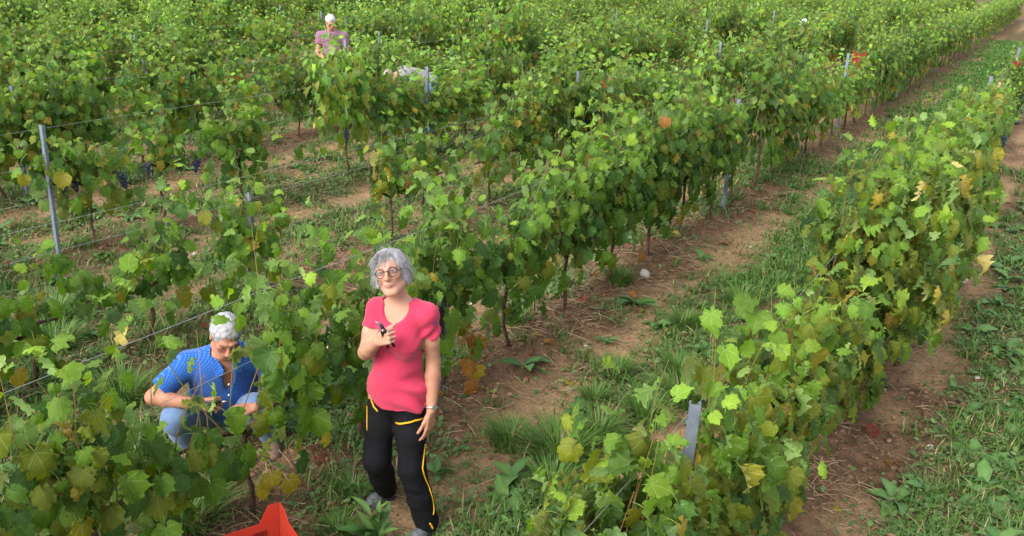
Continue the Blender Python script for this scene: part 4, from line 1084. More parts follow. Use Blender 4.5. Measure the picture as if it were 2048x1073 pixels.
    for nm, pts, r in (('thigh_zip', [(-.150, .790), (-.146, .760), (-.136, .735), (-.116, .715)], .0048), ('thigh_zip', [(-.025, .672), (.02, .693), (.07, .703), (.108, .698)], .0055),
                       ('side_zip', [(.118, .560), (.114, .52), (.108, .48), (.104, .45), (.112, .41), (.122, .37), (.138, .32), (.152, .27), (.160, .22), (.163, .19), (.160, .16)], .0042), ('ankle_zip', [(.140, .125), (.150, .105), (.157, .085)], .005)):
        f = []
        for (x0, z0), (x1, z1) in zip(pts, pts[1:]): f += [(x0 + (x1 - x0) * i / 4, z0 + (z1 - z0) * i / 4) for i in range(4)]
        tube_on(bt, f + [pts[-1]], r, nm, tr, MAT_YELLOW, .001)
    tube_on(bt, [(-.172 + .000 * i, .77 - .02 * i) for i in range(9)], .0026, 'side_piping', tr, MAT_YELLOW)
    shoe(g, (-.075, .335, 0), (-.205, .170, 0), anR, MAT_SHOE, .95); shoe(g, (.135, -.005, 0), (.040, -.160, 0), anL, MAT_SHOE, .95)
    # watch on the left wrist
    bm = bmesh.new(); ax = Vector((wrL - elL).tolist()).normalized(); c = Vector((elL * .06 + wrL * .94).tolist()); u = ax.cross(Vector((0, 0, 1))).normalized(); v = ax.cross(u)
    ring = [c + (u * math.cos(a) + v * math.sin(a)) * .0285 for a in [2 * math.pi * i / 20 for i in range(21)]]; tube(bm, ring, .0055, 6, False); wt = link('watch_band', mesh_bm('watch_band', bm, True), g, MAT_SILVER)
    bm = bmesh.new(); o = Vector((.4, -.9, 0)).normalized(); o = (o - ax * o.dot(ax)).normalized(); p = c + o * .030; bmesh.ops.create_cone(bm, cap_ends=True, segments=20, radius1=.014, radius2=.012, depth=.008, matrix=Matrix.Translation(p) @ o.to_track_quat('Z', 'Y').to_matrix().to_4x4()); link('watch_case', mesh_bm('watch_case', bm), wt, MAT_SILVER)
    glasses(g, HC, HR, HS, rad=.0235, th=.0021)
    # hair: a loose grey bob, parted at the side and blown about
    r = np.random.default_rng(4); Tl = lambda x, y, z: HC + HR @ (np.array([x, y, z]) * HS)
    Hb = Blob(HC - .19, HC + .19, .005)
    Hb.ell(Tl(0, .026, .042), np.array([.081, .096, .082]) * HS, HR, 0); Hb.ell(Tl(0, .050, -.012), np.array([.083, .074, .085]) * HS, HR, .03)
    for s in (-1, 1): Hb.ell(Tl(s * .072, -.004 if s < 0 else .036, -.025), np.array([.010, .030 if s < 0 else .024, .050]) * HS, HR, .03)
    Hb.ell(Tl(.012, -.100, -.028), np.array([.062, .085, .098]) * HS, HR, .012, 'cut'); Hb.ell(Tl(0, -.03, -.120), np.array([.062, .12, .06]) * HS, HR, .012, 'cut')
    V, F = Hb.mesh(1); N = vnormals(V, F); loc = (V - HC) @ HR
    V = V + N * (.0035 * np.sin(np.arctan2(loc[:, 0] - .03, loc[:, 1] + .01) * 34 + 5 * sn(V, 12, 1)) * .5 + .004 * sn(V, 50, 2))[:, None]
    ca, cb = np.array([.17, .165, .175]), np.array([.50, .485, .50]); tv = ca + (cb - ca) * np.clip(.45 + .5 * sn(V, 40, 3)[:, None] + .25 * r.normal(0, 1, (len(V), 1)), 0, 1)
    top = np.where(loc[:, 2] > -.02)[0]; n = 2400; k = r.choice(top, n); part = np.array([.028, -.03, .12])
    away = (loc[k] - part); away[:, 2] *= .25; away /= np.linalg.norm(away, axis=1, keepdims=True)
    d = (away + np.array([0, 0, -.5])) @ HR.T; d = d - N[k] * np.sum(d * N[k], 1, keepdims=True); d /= np.maximum(np.linalg.norm(d, axis=1, keepdims=True), .05); d = d + N[k] * (.10 + .5 * (r.random((n, 1)) < .07)) + r.normal(0, .09, (n, 3))
    sv, sf, st = strands('s', V[k] - N[k] * .003, d, r.uniform(.035, .085, n), g, ca + (cb - ca) * r.random((n, 1)) ** .8, .0011, 6, .9, .22, (.10, 0, .0), 5)
    # fringe falling over the brow on her right
    n2 = 120; fr = np.stack([r.uniform(-.06, .035, n2), np.full(n2, -.052) + r.normal(0, .008, n2), .105 + r.normal(0, .008, n2)], -1)
    fr[:, 2] -= 6 * (fr[:, 0] - .0) ** 2
    d2 = np.stack([-.55 + r.normal(0, .25, n2), np.full(n2, -.75), -.15 + r.normal(0, .15, n2)], -1) @ HR.T
    fv, ff, ft = strands('f', HC + fr @ HR.T * HS, d2, r.uniform(.035, .07, n2), g, ca + (cb - ca) * r.random((n2, 1)), .0013, 6, 1.7, .3, (0, 0, 0), 6)
    me = mesh_np('hair', np.concatenate([V, sv, fv]), np.concatenate([F, sf + len(V), ff + len(V) + len(sv)]), 4, True, np.concatenate([tv, st, ft])); link('hair', me, g, MAT_HAIR)
    # pruning shears in the right hand: a thing of its own
    s = empty('pruning_shears', g.location[:], g.rotation_euler[2]); tag(s, "black pruning shears with a hooked steel blade held in the woman's fist", 'pruning shears')
    K = wrR + np.array([.035, -.045, .062]); up = np.array([-.30, -.20, .86]); up /= np.linalg.norm(up); sd = np.array([.9, -.25, .25])
    for q, nm in ((-1, 'handle'), (1, 'handle')):
        bm = bmesh.new(); tube(bm, [K - up * .085 + sd * q * .016, K - up * .03 + sd * q * .014, K + up * .012 + sd * q * .008, K + up * .034], [.007, .0085, .0095, .009], 8); link(nm, mesh_bm(nm, bm, True), s, MAT_TOOL)
    bm = bmesh.new(); bp = [K + up * .030, K + up * .050 - sd * .004, K + up * .068 - sd * .009, K + up * .080 - sd * .018]; tube(bm, bp, [.0085, .0075, .005, .0012], 6); link('blade', mesh_bm('blade', bm, True), s, MAT_BLADE)
    bm = bmesh.new(); tube(bm, [K + up * .030 + sd * .004, K + up * .052 + sd * .006, K + up * .066 - sd * .0], [.007, .005, .0015], 6); link('counter_blade', mesh_bm('counter_blade', bm, True), s, MAT_TOOL)
    bm = bmesh.new(); n_ = np.cross(up, sd); n_ = n_ / np.linalg.norm(n_); n_ = n_ if n_[1] < 0 else -n_; tube(bm, [K + up * .026 - n_ * .008, K + up * .026 + n_ * .012], .0048, 8); link('pivot_bolt', mesh_bm('pivot_bolt', bm, True), s, MAT_SILVER)
woman()

# ---- simpler figures share one builder
def figure(base, label, J, skin, shirt, trous, h=.008, hair=(( .5, .5, .52), (.75, .74, .75)), cap=None, spec=False, grip=None, wide=1.0, collar=None, seed=1, shoe_mat=None, sleeve=.55, hand_sc=1.08):
    g = place_person(base); tag(g, label, 'person')
    J = {k: np.array(v, float) for k, v in J.items() if k not in ('head_rot', 'yaw')} | {k: v for k, v in J.items() if k in ('head_rot', 'yaw')}
    Rt = rot_zyx(J['yaw'], 0, 0); HR = rot_zyx(*J['head_rot']); HC = J['head']
    allp = np.array([v for k, v in J.items() if k not in ('head_rot', 'yaw')]); lo, hi = allp.min(0) - .2, allp.max(0) + .22
    axis = J['neck'] - J['pelvis']; L = np.linalg.norm(axis); az = axis / L; ax_ = Rt @ np.array([1, 0, 0]); ax_ = ax_ - az * (ax_ @ az); ax_ /= np.linalg.norm(ax_); ay = np.cross(az, ax_); RT = np.stack([ax_, ay, az], -1)
    at = lambda t: J['pelvis'] + axis * t
    def torso(B, gr):
        B.ell(at(.70), np.array([.165 * wide, .120, .19]) + gr, RT, .04); B.ell(at(.36), np.array([.158 * wide, .128 * wide, .17]) + gr, RT, .06); B.ell(at(.03), np.array([.165, .125, .13]) + gr, RT, .05)
        for s in 'RL': B.cone(at(.86), J['sh' + s], .085 + gr, .060 + gr, .05)
    B = Blob(lo, hi, h); torso(B, -.004)
    B.cone(at(.93), HC + HR @ np.array([0, .03, -.06]), .062, .060, .03)
    for s in 'RL':
        a, b, c = J['sh' + s], J['el' + s], J['wr' + s]
        B.cone(a, b, .054, .043, .02); B.cone(b, b * .7 + c * .3, .043, .045, .015); B.cone(b * .7 + c * .3, c, .045, .030, .012)
        a2, b2, c2 = J['hip' + s], J['kn' + s], J['an' + s]
        B.cone(a2, b2, .085, .058, .03); B.cone(b2, b2 * .65 + c2 * .35, .057, .058, .02); B.cone(b2 * .65 + c2 * .35, c2, .058, .04, .02)
        side = 1 if s == 'R' else -1
        hd = J.get('hd' + s, c - b); pn = J.get('pn' + s, np.array([-side * .6, .6, -.5])); cu = grip[s] if grip and s in grip else (.4, .5, .4)
        hand(B, c, hd, pn, side, cu, hand_sc, .15, (.5, .4, .2))
    head(B, HC, HR, 1.03, 1.08, 1.15)
    V, F = B.mesh(1); finish('body', V, F, g, MAT_SKIN, head_tint(V, HC, HR, 1.03, skin))
    Sh = Blob(lo, hi, h); torso(Sh, .014)
    for s in 'RL':
        a, b = J['sh' + s], J['el' + s]; t_ = a * (1 - sleeve) + b * sleeve; Sh.cone(a, t_, .074, .068, .03)
        n = (b - a) / np.linalg.norm(b - a); sl, P = Sh._local(t_ - .12, t_ + .12)
        D = (P[0] - t_[0]) * n[0] + (P[1] - t_[1]) * n[1] + (P[2] - t_[2]) * n[2]; far = np.sqrt((P[0] - t_[0]) ** 2 + (P[1] - t_[1]) ** 2 + (P[2] - t_[2]) ** 2) - .092
        Sh.g[sl] = np.maximum(Sh.g[sl], np.where(far < 0, D, -1).astype(np.float32))
    nk = J['neck'] + RT @ np.array([0, -.02, .035])
    Sh.ell(nk, (.082, .085, .060), RT, .006, 'cut')
    if collar: Sh.ell(J['neck'] + RT @ np.array([0, -.125, -.055]), (.032, .05, .115), RT, .006, 'cut')
    Sh.plane(at(-.02), -az)
    V, F = Sh.mesh(1)
    finish('shirt', V, F, g, shirt, None, lambda v: .005 * np.sin((v @ (az * .8 + ax_ * .5)) * 62 + 5 * sn(v, 5, seed)) * np.abs(sn(v, 6, 2)) + .005 * sn(v, 11, seed))
    Tr = Blob(lo, hi, max(h, .008)); Tr.ell(at(.02), (.172, .132, .135), RT, .05)
    Tr.plane(at(.16), az)
    for s in 'RL':
        a2, b2, c2 = J['hip' + s], J['kn' + s], J['an' + s]; Tr.cone(a2, b2, .098, .078, .05); Tr.cone(b2, c2 + (b2 - c2) * .12, .077, .064, .03)
    V, F = Tr.mesh(1); finish('trousers', V, F, g, trous, None, lambda v: .006 * np.sin(v[:, 2] * 60 + 20 * v[:, 0] + 4 * sn(v, 6, 1)) * np.abs(sn(v, 5, 3)) + .004 * sn(v, 14, 2))
    for s in 'RL': shoe(g, J['an' + s] * [1, 1, 0] - (J['toe' + s] - J['an' + s]) * [1, 1, 0] * .35, J['toe' + s] * [1, 1, 0], J['an' + s], shoe_mat or MAT_SHOE, 1.1)
    if cap is None: short_hair(g, HC, HR, 1.05, hair, seed, 700)
    else:
        Cp = Blob(HC - .18, HC + .18, .006); Tq = lambda x, y, z: HC + HR @ np.array([x, y, z])
        Cp.ell(Tq(0, .02, .045), (.085, .100, .080), HR, 0); Cp.plane(Tq(0, 0, .035), HR @ np.array([0, 0, -1]))
        Cp.ell(Tq(0, -.105, .042), (.062, .060, .008), HR, .01)
        V, F = Cp.mesh(1); finish('cap', V, F, g, cap)
    if spec: glasses(g, HC, HR, 1.03, rad=.021)
    return g, RT, at, J
MAT_BOOT = mat('brown_boot', (0.10, 0.065, 0.045), .85, noise=(30, (0.20, 0.14, 0.10), .25))
# ---- the man in blue squatting behind the vine with his shears
gB, RTB, atB, JB = figure((-3.837, 2.931), 'grey-haired man in blue dotted shirt and jeans squatting behind a vine, cutting grapes',
    dict(yaw=R_(6), head_rot=(R_(8), R_(6), R_(26)), head=(.090, -.045, .800), neck=(.080, .030, .660), pelvis=(.045, .235, .215),
         shR=(-.125, .055, .610), elR=(-.330, -.030, .470), wrR=(-.095, -.130, .438), hdR=(.9, -.25, .0), pnR=(.25, .55, -.75),
         shL=(.285, .060, .605), elL=(.395, -.010, .390), wrL=(.215, -.150, .380), hdL=(-.9, -.3, .05), pnL=(-.2, .5, -.8),
         hipR=(-.055, .215, .205), knR=(-.225, -.090, .345), anR=(-.180, .060, .085), toeR=(-.215, -.110, .0),
         hipL=(.150, .215, .205), knL=(.215, -.090, .350), anL=(.290, .010, .085), toeL=(.315, -.175, .0)),
    (0.40, 0.185, 0.115), MAT_DOTS, MAT_JEANS, .006, (( .20, .20, .22), (.44, .44, .46)), wide=1.2, collar=True, seed=3, shoe_mat=MAT_BOOT, sleeve=.78,
    grip={'R': (.75, .9, .5), 'L': (.7, .8, .5)})
# collar flaps and buttons
for s in (-1, 1):
    bm = bmesh.new(); n0 = JB['neck']; P = lambda x, y, z: Vector((n0 + RTB @ np.array([x, y, z])).tolist())
    q = [P(s * .055, -.060, .030), P(s * .085, -.030, .030), P(s * .078, -.118, -.045), P(s * .036, -.124, -.040), P(s * .030, -.112, -.005)]
    f = bm.faces.new([bm.verts.new(p) for p in q]); r = bmesh.ops.extrude_face_region(bm, geom=[f]); bmesh.ops.translate(bm, verts=[v for v in r['geom'] if isinstance(v, bmesh.types.BMVert)], vec=(RTB @ np.array([0, -.008, .004])).tolist()); bmesh.ops.recalc_face_normals(bm, faces=bm.faces)
    link('collar_flap', mesh_bm('collar_flap', bm), gB, MAT_DOTS)
MAT_BUTTON = mat('white_button', (.7, .72, .75), .4)
for i in range(4):
    bm = bmesh.new(); c = JB['neck'] + RTB @ np.array([0, -.136 - .012 * i + .004 * (i > 2), -.12 - .085 * i]); bmesh.ops.create_icosphere(bm, subdivisions=2, radius=.0065, matrix=Matrix.Translation(c.tolist())); link('button', mesh_bm('button', bm, True), gB, MAT_BUTTON)
s = empty('pruning_shears', gB.location[:], gB.rotation_euler[2]); tag(s, "steel pruning shears in the hand of the squatting man in blue", 'pruning shears')
K = JB['wrR'] + np.array([.075, -.035, .022]); up = np.array([.93, -.1, -.10])
bm = bmesh.new(); tube(bm, [K - up * .05, K + up * .03, K + up * .065], [.008, .009, .006], 8); link('handle', mesh_bm('handle', bm, True), s, MAT_TOOL)
bm = bmesh.new(); tube(bm, [K - up * .045 + np.array([0, -.01, -.012]), K + up * .03 + np.array([0, -.006, -.006])], [.007, .008], 8); link('handle', mesh_bm('handle', bm, True), s, MAT_TOOL)
bm = bmesh.new(); tube(bm, [K + up * .06, K + up * .085 + np.array([0, 0, .004]), K + up * .115 + np.array([0, 0, -.006])], [.008, .006, .001], 6); link('blade', mesh_bm('blade', bm, True), s, MAT_BLADE)

# ---- pickers further back
MAT_MAUVE = cloth('mauve_jersey', (0.25, 0.125, 0.185), (0.21, 0.105, 0.155)); MAT_GREYSHIRT = cloth('pale_grey_shirt', (0.19, 0.18, 0.20), (0.25, 0.235, 0.26)); MAT_REDSHIRT = cloth('red_shirt', (0.52, 0.03, 0.05), (0.42, 0.02, 0.04))
MAT_OLIVE = cloth('olive_shirt', (0.06, 0.07, 0.03), (0.09, 0.10, 0.05)); MAT_CAPW = mat('pale_cap', (0.55, 0.60, 0.62), .8); MAT_CAPR = mat('dark_red_cap', (0.30, 0.02, 0.03), .8)
stand = dict(hipR=(-.09, .0, .92), knR=(-.10, -.02, .50), anR=(-.11, .03, .09), toeR=(-.13, -.15, 0), hipL=(.09, .0, .92), knL=(.10, -.02, .50), anL=(.11, .03, .09), toeL=(.13, -.15, 0))
figure((-10.84, 11.35), 'white-haired man in mauve T-shirt standing among the far rows, looking down',
    dict(stand, yaw=R_(8), head_rot=(R_(14), 0, R_(22)), head=(.0, -.05, 1.625), neck=(.015, .01, 1.475), pelvis=(.01, .02, .94), shR=(-.185, .02, 1.405), elR=(-.235, -.02, 1.13), wrR=(-.14, -.24, 1.05),
         shL=(.215, .02, 1.395), elL=(.265, -.02, 1.12), wrL=(.16, -.25, 1.04)), (0.41, 0.20, 0.13), MAT_MAUVE, MAT_JEANS, .009, (( .36, .36, .37), (.60, .60, .60)), spec=True, wide=1.12, seed=5)
figure((-8.50, 10.75), 'picker in pale grey shirt bent over beside a steel post, face hidden by leaves',
    dict(yaw=R_(-75), head_rot=(R_(-75), 0, R_(75)), head=(-.42, -.10, .98), neck=(-.26, -.06, 1.06), pelvis=(.22, .02, .92), shR=(-.22, .13, 1.02), elR=(-.30, .12, .74), wrR=(-.36, .02, .52),
         shL=(-.20, -.22, 1.02), elL=(-.30, -.27, .76), wrL=(-.36, -.24, .53), hipR=(.22, .11, .88), knR=(.14, .12, .48), anR=(.22, .12, .09), toeR=(.02, .13, 0), hipL=(.22, -.07, .88), knL=(.12, -.09, .48), anL=(.20, -.09, .09), toeL=(.0, -.09, 0)),
    (0.43, 0.21, 0.14), MAT_GREYSHIRT, MAT_JEANS, .010, (( .2, .17, .15), (.35, .3, .27)), seed=6)
figure((-6.05, 23.8), 'distant picker with pale cap, red shirt and jeans stooping between the rows',
    dict(yaw=R_(-20), head_rot=(R_(-30), 0, R_(25)), head=(-.03, -.30, 1.34), neck=(-.01, -.20, 1.24), pelvis=(.05, .12, .95), shR=(-.19, -.15, 1.17), elR=(-.24, -.25, .93), wrR=(-.12, -.42, .85),
         shL=(.19, -.17, 1.17), elL=(.27, -.25, .95), wrL=(.16, -.42, .86), hipR=(-.05, .12, .90), knR=(-.08, -.0, .48), anR=(-.08, .08, .09), toeR=(-.09, -.1, 0), hipL=(.14, .12, .90), knL=(.15, -.0, .48), anL=(.16, .08, .09), toeL=(.17, -.1, 0)),
    (0.43, 0.21, 0.14), MAT_REDSHIRT, MAT_JEANS, .014, cap=MAT_CAPW, seed=7)
figure((-.86, 19.6), 'far picker in dark red cap crouching behind the row beside the grassy path',
    dict(yaw=R_(0), head_rot=(R_(20), 0, R_(20)), head=(-.02, -.12, 1.06), neck=(-.0, -.05, .93), pelvis=(.02, .22, .45), shR=(-.19, -.02, .86), elR=(-.26, -.15, .62), wrR=(-.12, -.34, .60),
         shL=(.19, -.02, .86), elL=(.27, -.15, .62), wrL=(.14, -.34, .60), hipR=(-.08, .20, .42), knR=(-.18, -.18, .50), anR=(-.15, .05, .09), toeR=(-.17, -.14, 0), hipL=(.12, .20, .42), knL=(.20, -.18, .50), anL=(.18, .05, .09), toeL=(.2, -.14, 0)),
    (0.43, 0.21, 0.14), MAT_OLIVE, MAT_JEANS, .014, cap=MAT_CAPR, seed=8)
# ------------------------------------------------------------------ red harvest crates
MAT_RED = mat('red_plastic', (0.50, 0.028, 0.012), .5, noise=(14, (0.36, 0.045, 0.025), .35), bump=(30, .05), spec=.4)
MAT_SLOT = mat('dark_slot', (0.10, 0.008, 0.005), .8)
def crate_parts():
    """grape crate 0.56 x 0.37: low long sides, end walls that rise to peaked corners, ribs and slots"""
    L, W, h, hp, t = .56, .37, .27, .355, .006; parts = []
    bm = bmesh.new(); box(bm, (L / 2, W / 2, .008), (L - .01, W - .01, .010)); 
    parts.append(('base', mesh_bm('base', bm)))
    def wall(poly, nrm, th):
        bm = bmesh.new(); f = bm.faces.new([bm.verts.new(p) for p in poly]); r = bmesh.ops.extrude_face_region(bm, geom=[f]); bmesh.ops.translate(bm, verts=[v for v in r['geom'] if isinstance(v, bmesh.types.BMVert)], vec=Vector(nrm) * th); bmesh.ops.recalc_face_normals(bm, faces=bm.faces)
        bmesh.ops.bevel(bm, geom=bm.edges[:], offset=.0018, segments=2, affect='EDGES'); return bm
    fl = .018
    for y, n in ((0, -1), (W, 1)):
        o = n * fl
        poly = [(0, y, 0), (L, y, 0), (L + fl, y + o, hp), (L - .035, y + o, hp), (L - .085, y + o * .8, h), (.085, y + o * .8, h), (.035, y + o, hp), (-fl, y + o, hp)]
        parts.append(('side_wall', mesh_bm('side_wall', wall(poly, (0, n, 0), t))))
        for x in (.10, .19, .28, .37, .46):
            bm = bmesh.new(); box(bm, (x, y + n * (.016), .125), (.006, .012, .22)); parts.append(('rib', mesh_bm('rib', bm)))
        for z in (.09, .18, .255):
            bm = bmesh.new(); box(bm, (L / 2, y + n * (.008 + fl * z / hp + .004), z), (L - .02, .010, .006)); parts.append(('rib', mesh_bm('rib', bm)))
        for x0 in (.06, .44):
            for i in range(5):
                bm = bmesh.new(); box(bm, (x0 + i * .014, y + n * (fl * .215 / hp * .8 + .003), .215), (.004, .0135, .026)); parts.append(('slot', mesh_bm('slot', bm)))
    for x, n in ((0, -1), (L, 1)):
        o = n * fl
        poly = [(x, 0, 0), (x, W, 0), (x + o, W + fl, hp), (x + o, W - .05, hp), (x + o, W - .09, hp - .045), (x + o, .09, hp - .045), (x + o, .05, hp), (x + o, -fl, hp)]
        parts.append(('end_wall', mesh_bm('end_wall', wall(poly, (n, 0, 0), t))))
        for yy in (.09, .185, .28):
            bm = bmesh.new(); box(bm, (x + n * .017, yy, .135), (.012, .006, .24)); parts.append(('rib', mesh_bm('rib', bm)))
        bm = bmesh.new(); box(bm, (x + n * (.008 + fl * .2 / hp + .004), W / 2, .2), (.010, W - .02, .006)); parts.append(('rib', mesh_bm('rib', bm)))
    for nm, me in parts: me.materials.append(MAT_SLOT if nm == 'slot' else MAT_RED)
    return parts
CRATE = crate_parts()
def crate(loc, rz, label, group=None, few=False, tilt=(0, 0)):
    g = empty('harvest_crate', loc, rz); g.rotation_euler = (tilt[0], tilt[1], rz); tag(g, label, 'crate', group)
    for nm, me in CRATE:
        if few and nm == 'slot': continue
        link(nm, me, g)
    return g
# near crate: one peaked corner in view beside the vine trunk
dirL = Vector((-.40, -.92, 0)).normalized(); rz = math.atan2(-dirL.x, dirL.y) + math.pi / 2
cz = float(gz(-2.75, 2.2, False)); crate((-2.785, 2.42, cz - .002), math.atan2(dirL.y, dirL.x), 'red harvest crate with peaked corners on the soil in front of the squatting man')
for i in range(2): crate((-7.25, 14.75, float(gz(-7.1, 14.8, False)) + i * .31), R_(100 + 4 * i), '%s of two red crates stacked between far rows' % ('lower', 'upper')[i], 'stack of red crates between the rows', True)
for i in range(2): crate((-4.55, 24.6, float(gz(-4.5, 24.6, False)) + i * .30), R_(70 + 3 * i), '%s of two red crates in the farthest stack up the slope' % ('lower', 'upper')[i], 'red crates far up the slope', True)

# ------------------------------------------------------------------ stones
def stone(loc, s, seed, label, group=None):
    r = np.random.default_rng(seed); bm = bmesh.new(); bmesh.ops.create_icosphere(bm, subdivisions=3, radius=1)
    V = np.array([v.co[:] for v in bm.verts]); k = 1 + .22 * sn(V, 1.6, seed) + .06 * sn(V, 5, seed + 2)
    for v, q in zip(bm.verts, V * k[:, None]): v.co = (q[0] * s[0], q[1] * s[1], q[2] * s[2])
    o = link('stone', mesh_bm('stone', bm, True), None, MAT_STONE); o.location = (loc[0], loc[1], float(gz(*loc)) + s[2] * .35); o.rotation_euler = (r.normal(0, .2), r.normal(0, .2), r.random() * 6)
    tag(o, label, 'stone', group)
stone((-.48, 9.15), (.13, .085, .07), 3, 'large pale rounded stone among the weeds beyond the bushy row')
stone((-3.00, 7.25), (.055, .045, .05), 5, 'small white stone at the foot of a vine behind the path')
for i, (x, y) in enumerate([(-2.5, 8.9), (-.25, 5.6), (-2.2, 10.4), (-4.2, 4.4), (-.1, 6.9), (-6.9, 5.2), (-2.75, 5.6)]):
    stone((x, y), (.022 + .006 * (i % 3), .02, .014), 10 + i, 'little pale pebble on the soil ' + ('halfway up the path', 'beside the near end of the bushy row', 'far up the grassy path', 'between the man and the next row', 'beside the weeds past the bushy row', 'in the third alley', 'on the worn track past the dock weed')[i], 'pebbles on the soil')

# ------------------------------------------------------------------ broad-leaved weeds
def weed_leaf(seed, L, w, wavy, tint):
    r = np.random.default_rng(seed); n = 6; V, T = [], []
    for i in range(n + 1):
        t = i / n; wd = w * (math.sin(math.pi * min(t * .93 + .07, 1)) ** .8) * (1 - .25 * t) if 0 < i < n else (.004 if i == 0 else 0.0)
        y = L * t; z = L * (.42 * t - .55 * t * t)
        for s in (-1, 0, 1):
            V.append((s * wd * (1 + wavy * math.sin(i * 2.4 + s)), y, z + abs(s) * wd * .35 + r.normal(0, wavy * .01))); T.append(np.array(tint) * (1.35 if s == 0 else 1.0) * r.uniform(.9, 1.1))
    F = []
    for i in range(n):
        for c in (0, 1): a = i * 3 + c; F.append([a, a + 1, a + 4, a + 3])
    me = mesh_np('leaf', np.array(V), np.array(F), 4, True, np.array(T)); me.materials.append(MAT_WEED); return me
WL = [weed_leaf(i, 1.0, w, wv, t) for i, (w, wv, t) in enumerate([(.20, .10, (.060, .140, .030)), (.26, .14, (.085, .175, .040)), (.17, .08, (.050, .120, .030)), (.30, .12, (.100, .190, .055)), (.23, .2, (.070, .150, .045)), (.13, .05, (.09, .17, .04))])]
wr = np.random.default_rng(21)
def weed(x, y, size, label, group, n=None, kinds=(0, 1, 2, 3, 4), upright=.25):
    g = empty('broad_leaved_weed', (x, y, float(gz(x, y))), wr.random() * 6); tag(g, label, 'weed', group)
    n = n or int(wr.integers(5, 10))
    for i in range(n):
        o = link('leaf', WL[int(wr.choice(kinds))], g); a = i * 2.4 + wr.normal(0, .3); s = size * wr.uniform(.6, 1.1)
        o.rotation_euler = (wr.normal(upright, .22), wr.normal(0, .2), a); o.scale = (s, s, s * wr.uniform(.7, 1.2)); o.location = (wr.normal(0, .012), wr.normal(0, .012), .004)
    return g
# single ones that stand out
for x, y, s, lab in [(-2.25, 3.72, .21, 'broad-leaved weed in the path, just right of the woman at knee level'.replace(' just right of', ' beside')), (-1.92, 4.50, .15, 'pale round-leaved weed between grass tufts on the path'), (-2.93, 4.95, .24, 'dark upright dock weed at the foot of the row behind the woman'),
                     (-2.80, 6.62, .24, 'spreading dock weed on red soil beside the row behind the woman'), (-2.05, 3.45, .17, 'leafy weed on the path below the largest grass tuft'), (-3.62, 2.45, .22, 'grey-green dock weed under the wires beside the squatting man')]:
    weed(x, y, s, lab, None)
g = weed(-2.52, 2.83, .20, "tall ragged-leaved weed growing in front of the woman's shoes", None, 11, (5, 2, 0), .75)
for i in range(8):
    o = link('leaf', WL[5], g); o.location = (wr.normal(0, .01), wr.normal(0, .01), .05 + .015 * i); o.rotation_euler = (wr.normal(.95, .2), 0, i * 2.4); s = .16 * wr.uniform(.7, 1.1); o.scale = (s, s, s)
spots = []
for _ in range(6000):
    dd = 3.2 + 12 * wr.random() ** 1.2; an = PSI + (wr.random() - .5) * 1.25; x, y = -math.sin(an) * dd, math.cos(an) * dd
    u, v, d = pix((x, y, .05))
    if not (-20 < u < 2068 and -10 < v < 1085) or abs(((-x - ROW_0) / ROW_S) % 1 - .5) > .40 and x < -ROW_0: continue
    if math.hypot(x + 2.47, y - 2.98) < .35 or math.hypot(x + 3.8, y - 2.95) < .45: continue
    gm = float(green_mask(x, y)); pr = gm * (1.0 if x > -ROW_0 else .6)
    if wr.random() > pr or any((x - a) ** 2 + (y - b) ** 2 < .02 for a, b in spots): continue
    spots.append((x, y))
    if len(spots) >= 298: break
ALLEY = {-1: 'strip beyond the bushy row', 0: 'path beside the woman', 1: 'first alley behind the woman', 2: 'second alley behind the woman', 3: 'third alley behind the woman', 4: 'fourth alley behind the woman', 5: 'fifth alley behind the woman', 6: 'sixth alley behind the woman', 7: 'seventh alley behind the woman'}
wc = {}
for x, y in sorted(spots, key=lambda q: q[1]):
    a = max(-1, int(math.floor((-x - ROW_0) / ROW_S))); wc[a] = wc.get(a, 0) + 1
    weed(x, y, wr.uniform(.09, .19) if x > -ROW_0 else wr.uniform(.08, .17), 'broad-leaved weed in the %s, %s from its near end' % (ALLEY.get(a, 'farthest alley'), ordinal(wc[a])), 'weeds in the ' + ALLEY.get(a, 'farthest alley'))

# ------------------------------------------------------------------ grass tufts that stand alone
def tuft_mesh(seed, n, L, spread):
    global rng
    r = np.random.default_rng(seed); V, F, T = [], [], []
    for i in range(n):
        a = r.random() * 6.283; rad = spread * math.sqrt(r.random()) * .45; ln = L * r.uniform(.55, 1.1); lean = r.uniform(.3, 1.25); d = np.array([math.cos(a), math.sin(a), 0]); s = np.array([-d[1], d[0], 0]) * r.uniform(.0036, .0056)
        b = d * rad; k = len(V); c = (np.array([.060, .140, .022]) + np.array([.07, .10, .025]) * r.random()) * r.uniform(.8, 1.2)
        if r.random() < .05: c = np.array([.30, .25, .12])
        for j in range(4):
            t = j / 4; p = b + d * ln * lean * t * t * .8 + np.array([0, 0, ln * (t - .4 * min(lean, 1.1) * t * t)]); V += [p + s * (1 - .7 * t), p - s * (1 - .7 * t)]; T += [c, c]
        p = b + d * ln * lean * .8 + np.array([0, 0, ln * (1 - .4 * min(lean, 1.1))]); V.append(p); T.append(c)
        for j in range(3): q = k + 2 * j; F += [[q, q + 1, q + 3], [q, q + 3, q + 2]]
        F.append([k + 6, k + 7, k + 8])
    me = mesh_np('grass_tuft', np.array(V), np.array(F), 3, False, np.array(T)); me.materials.append(MAT_GRASS); return me
TUFT = [tuft_mesh(i, n, L, s) for i, (n, L, s) in enumerate([(420, .25, .36), (320, .22, .28), (230, .18, .22)])]
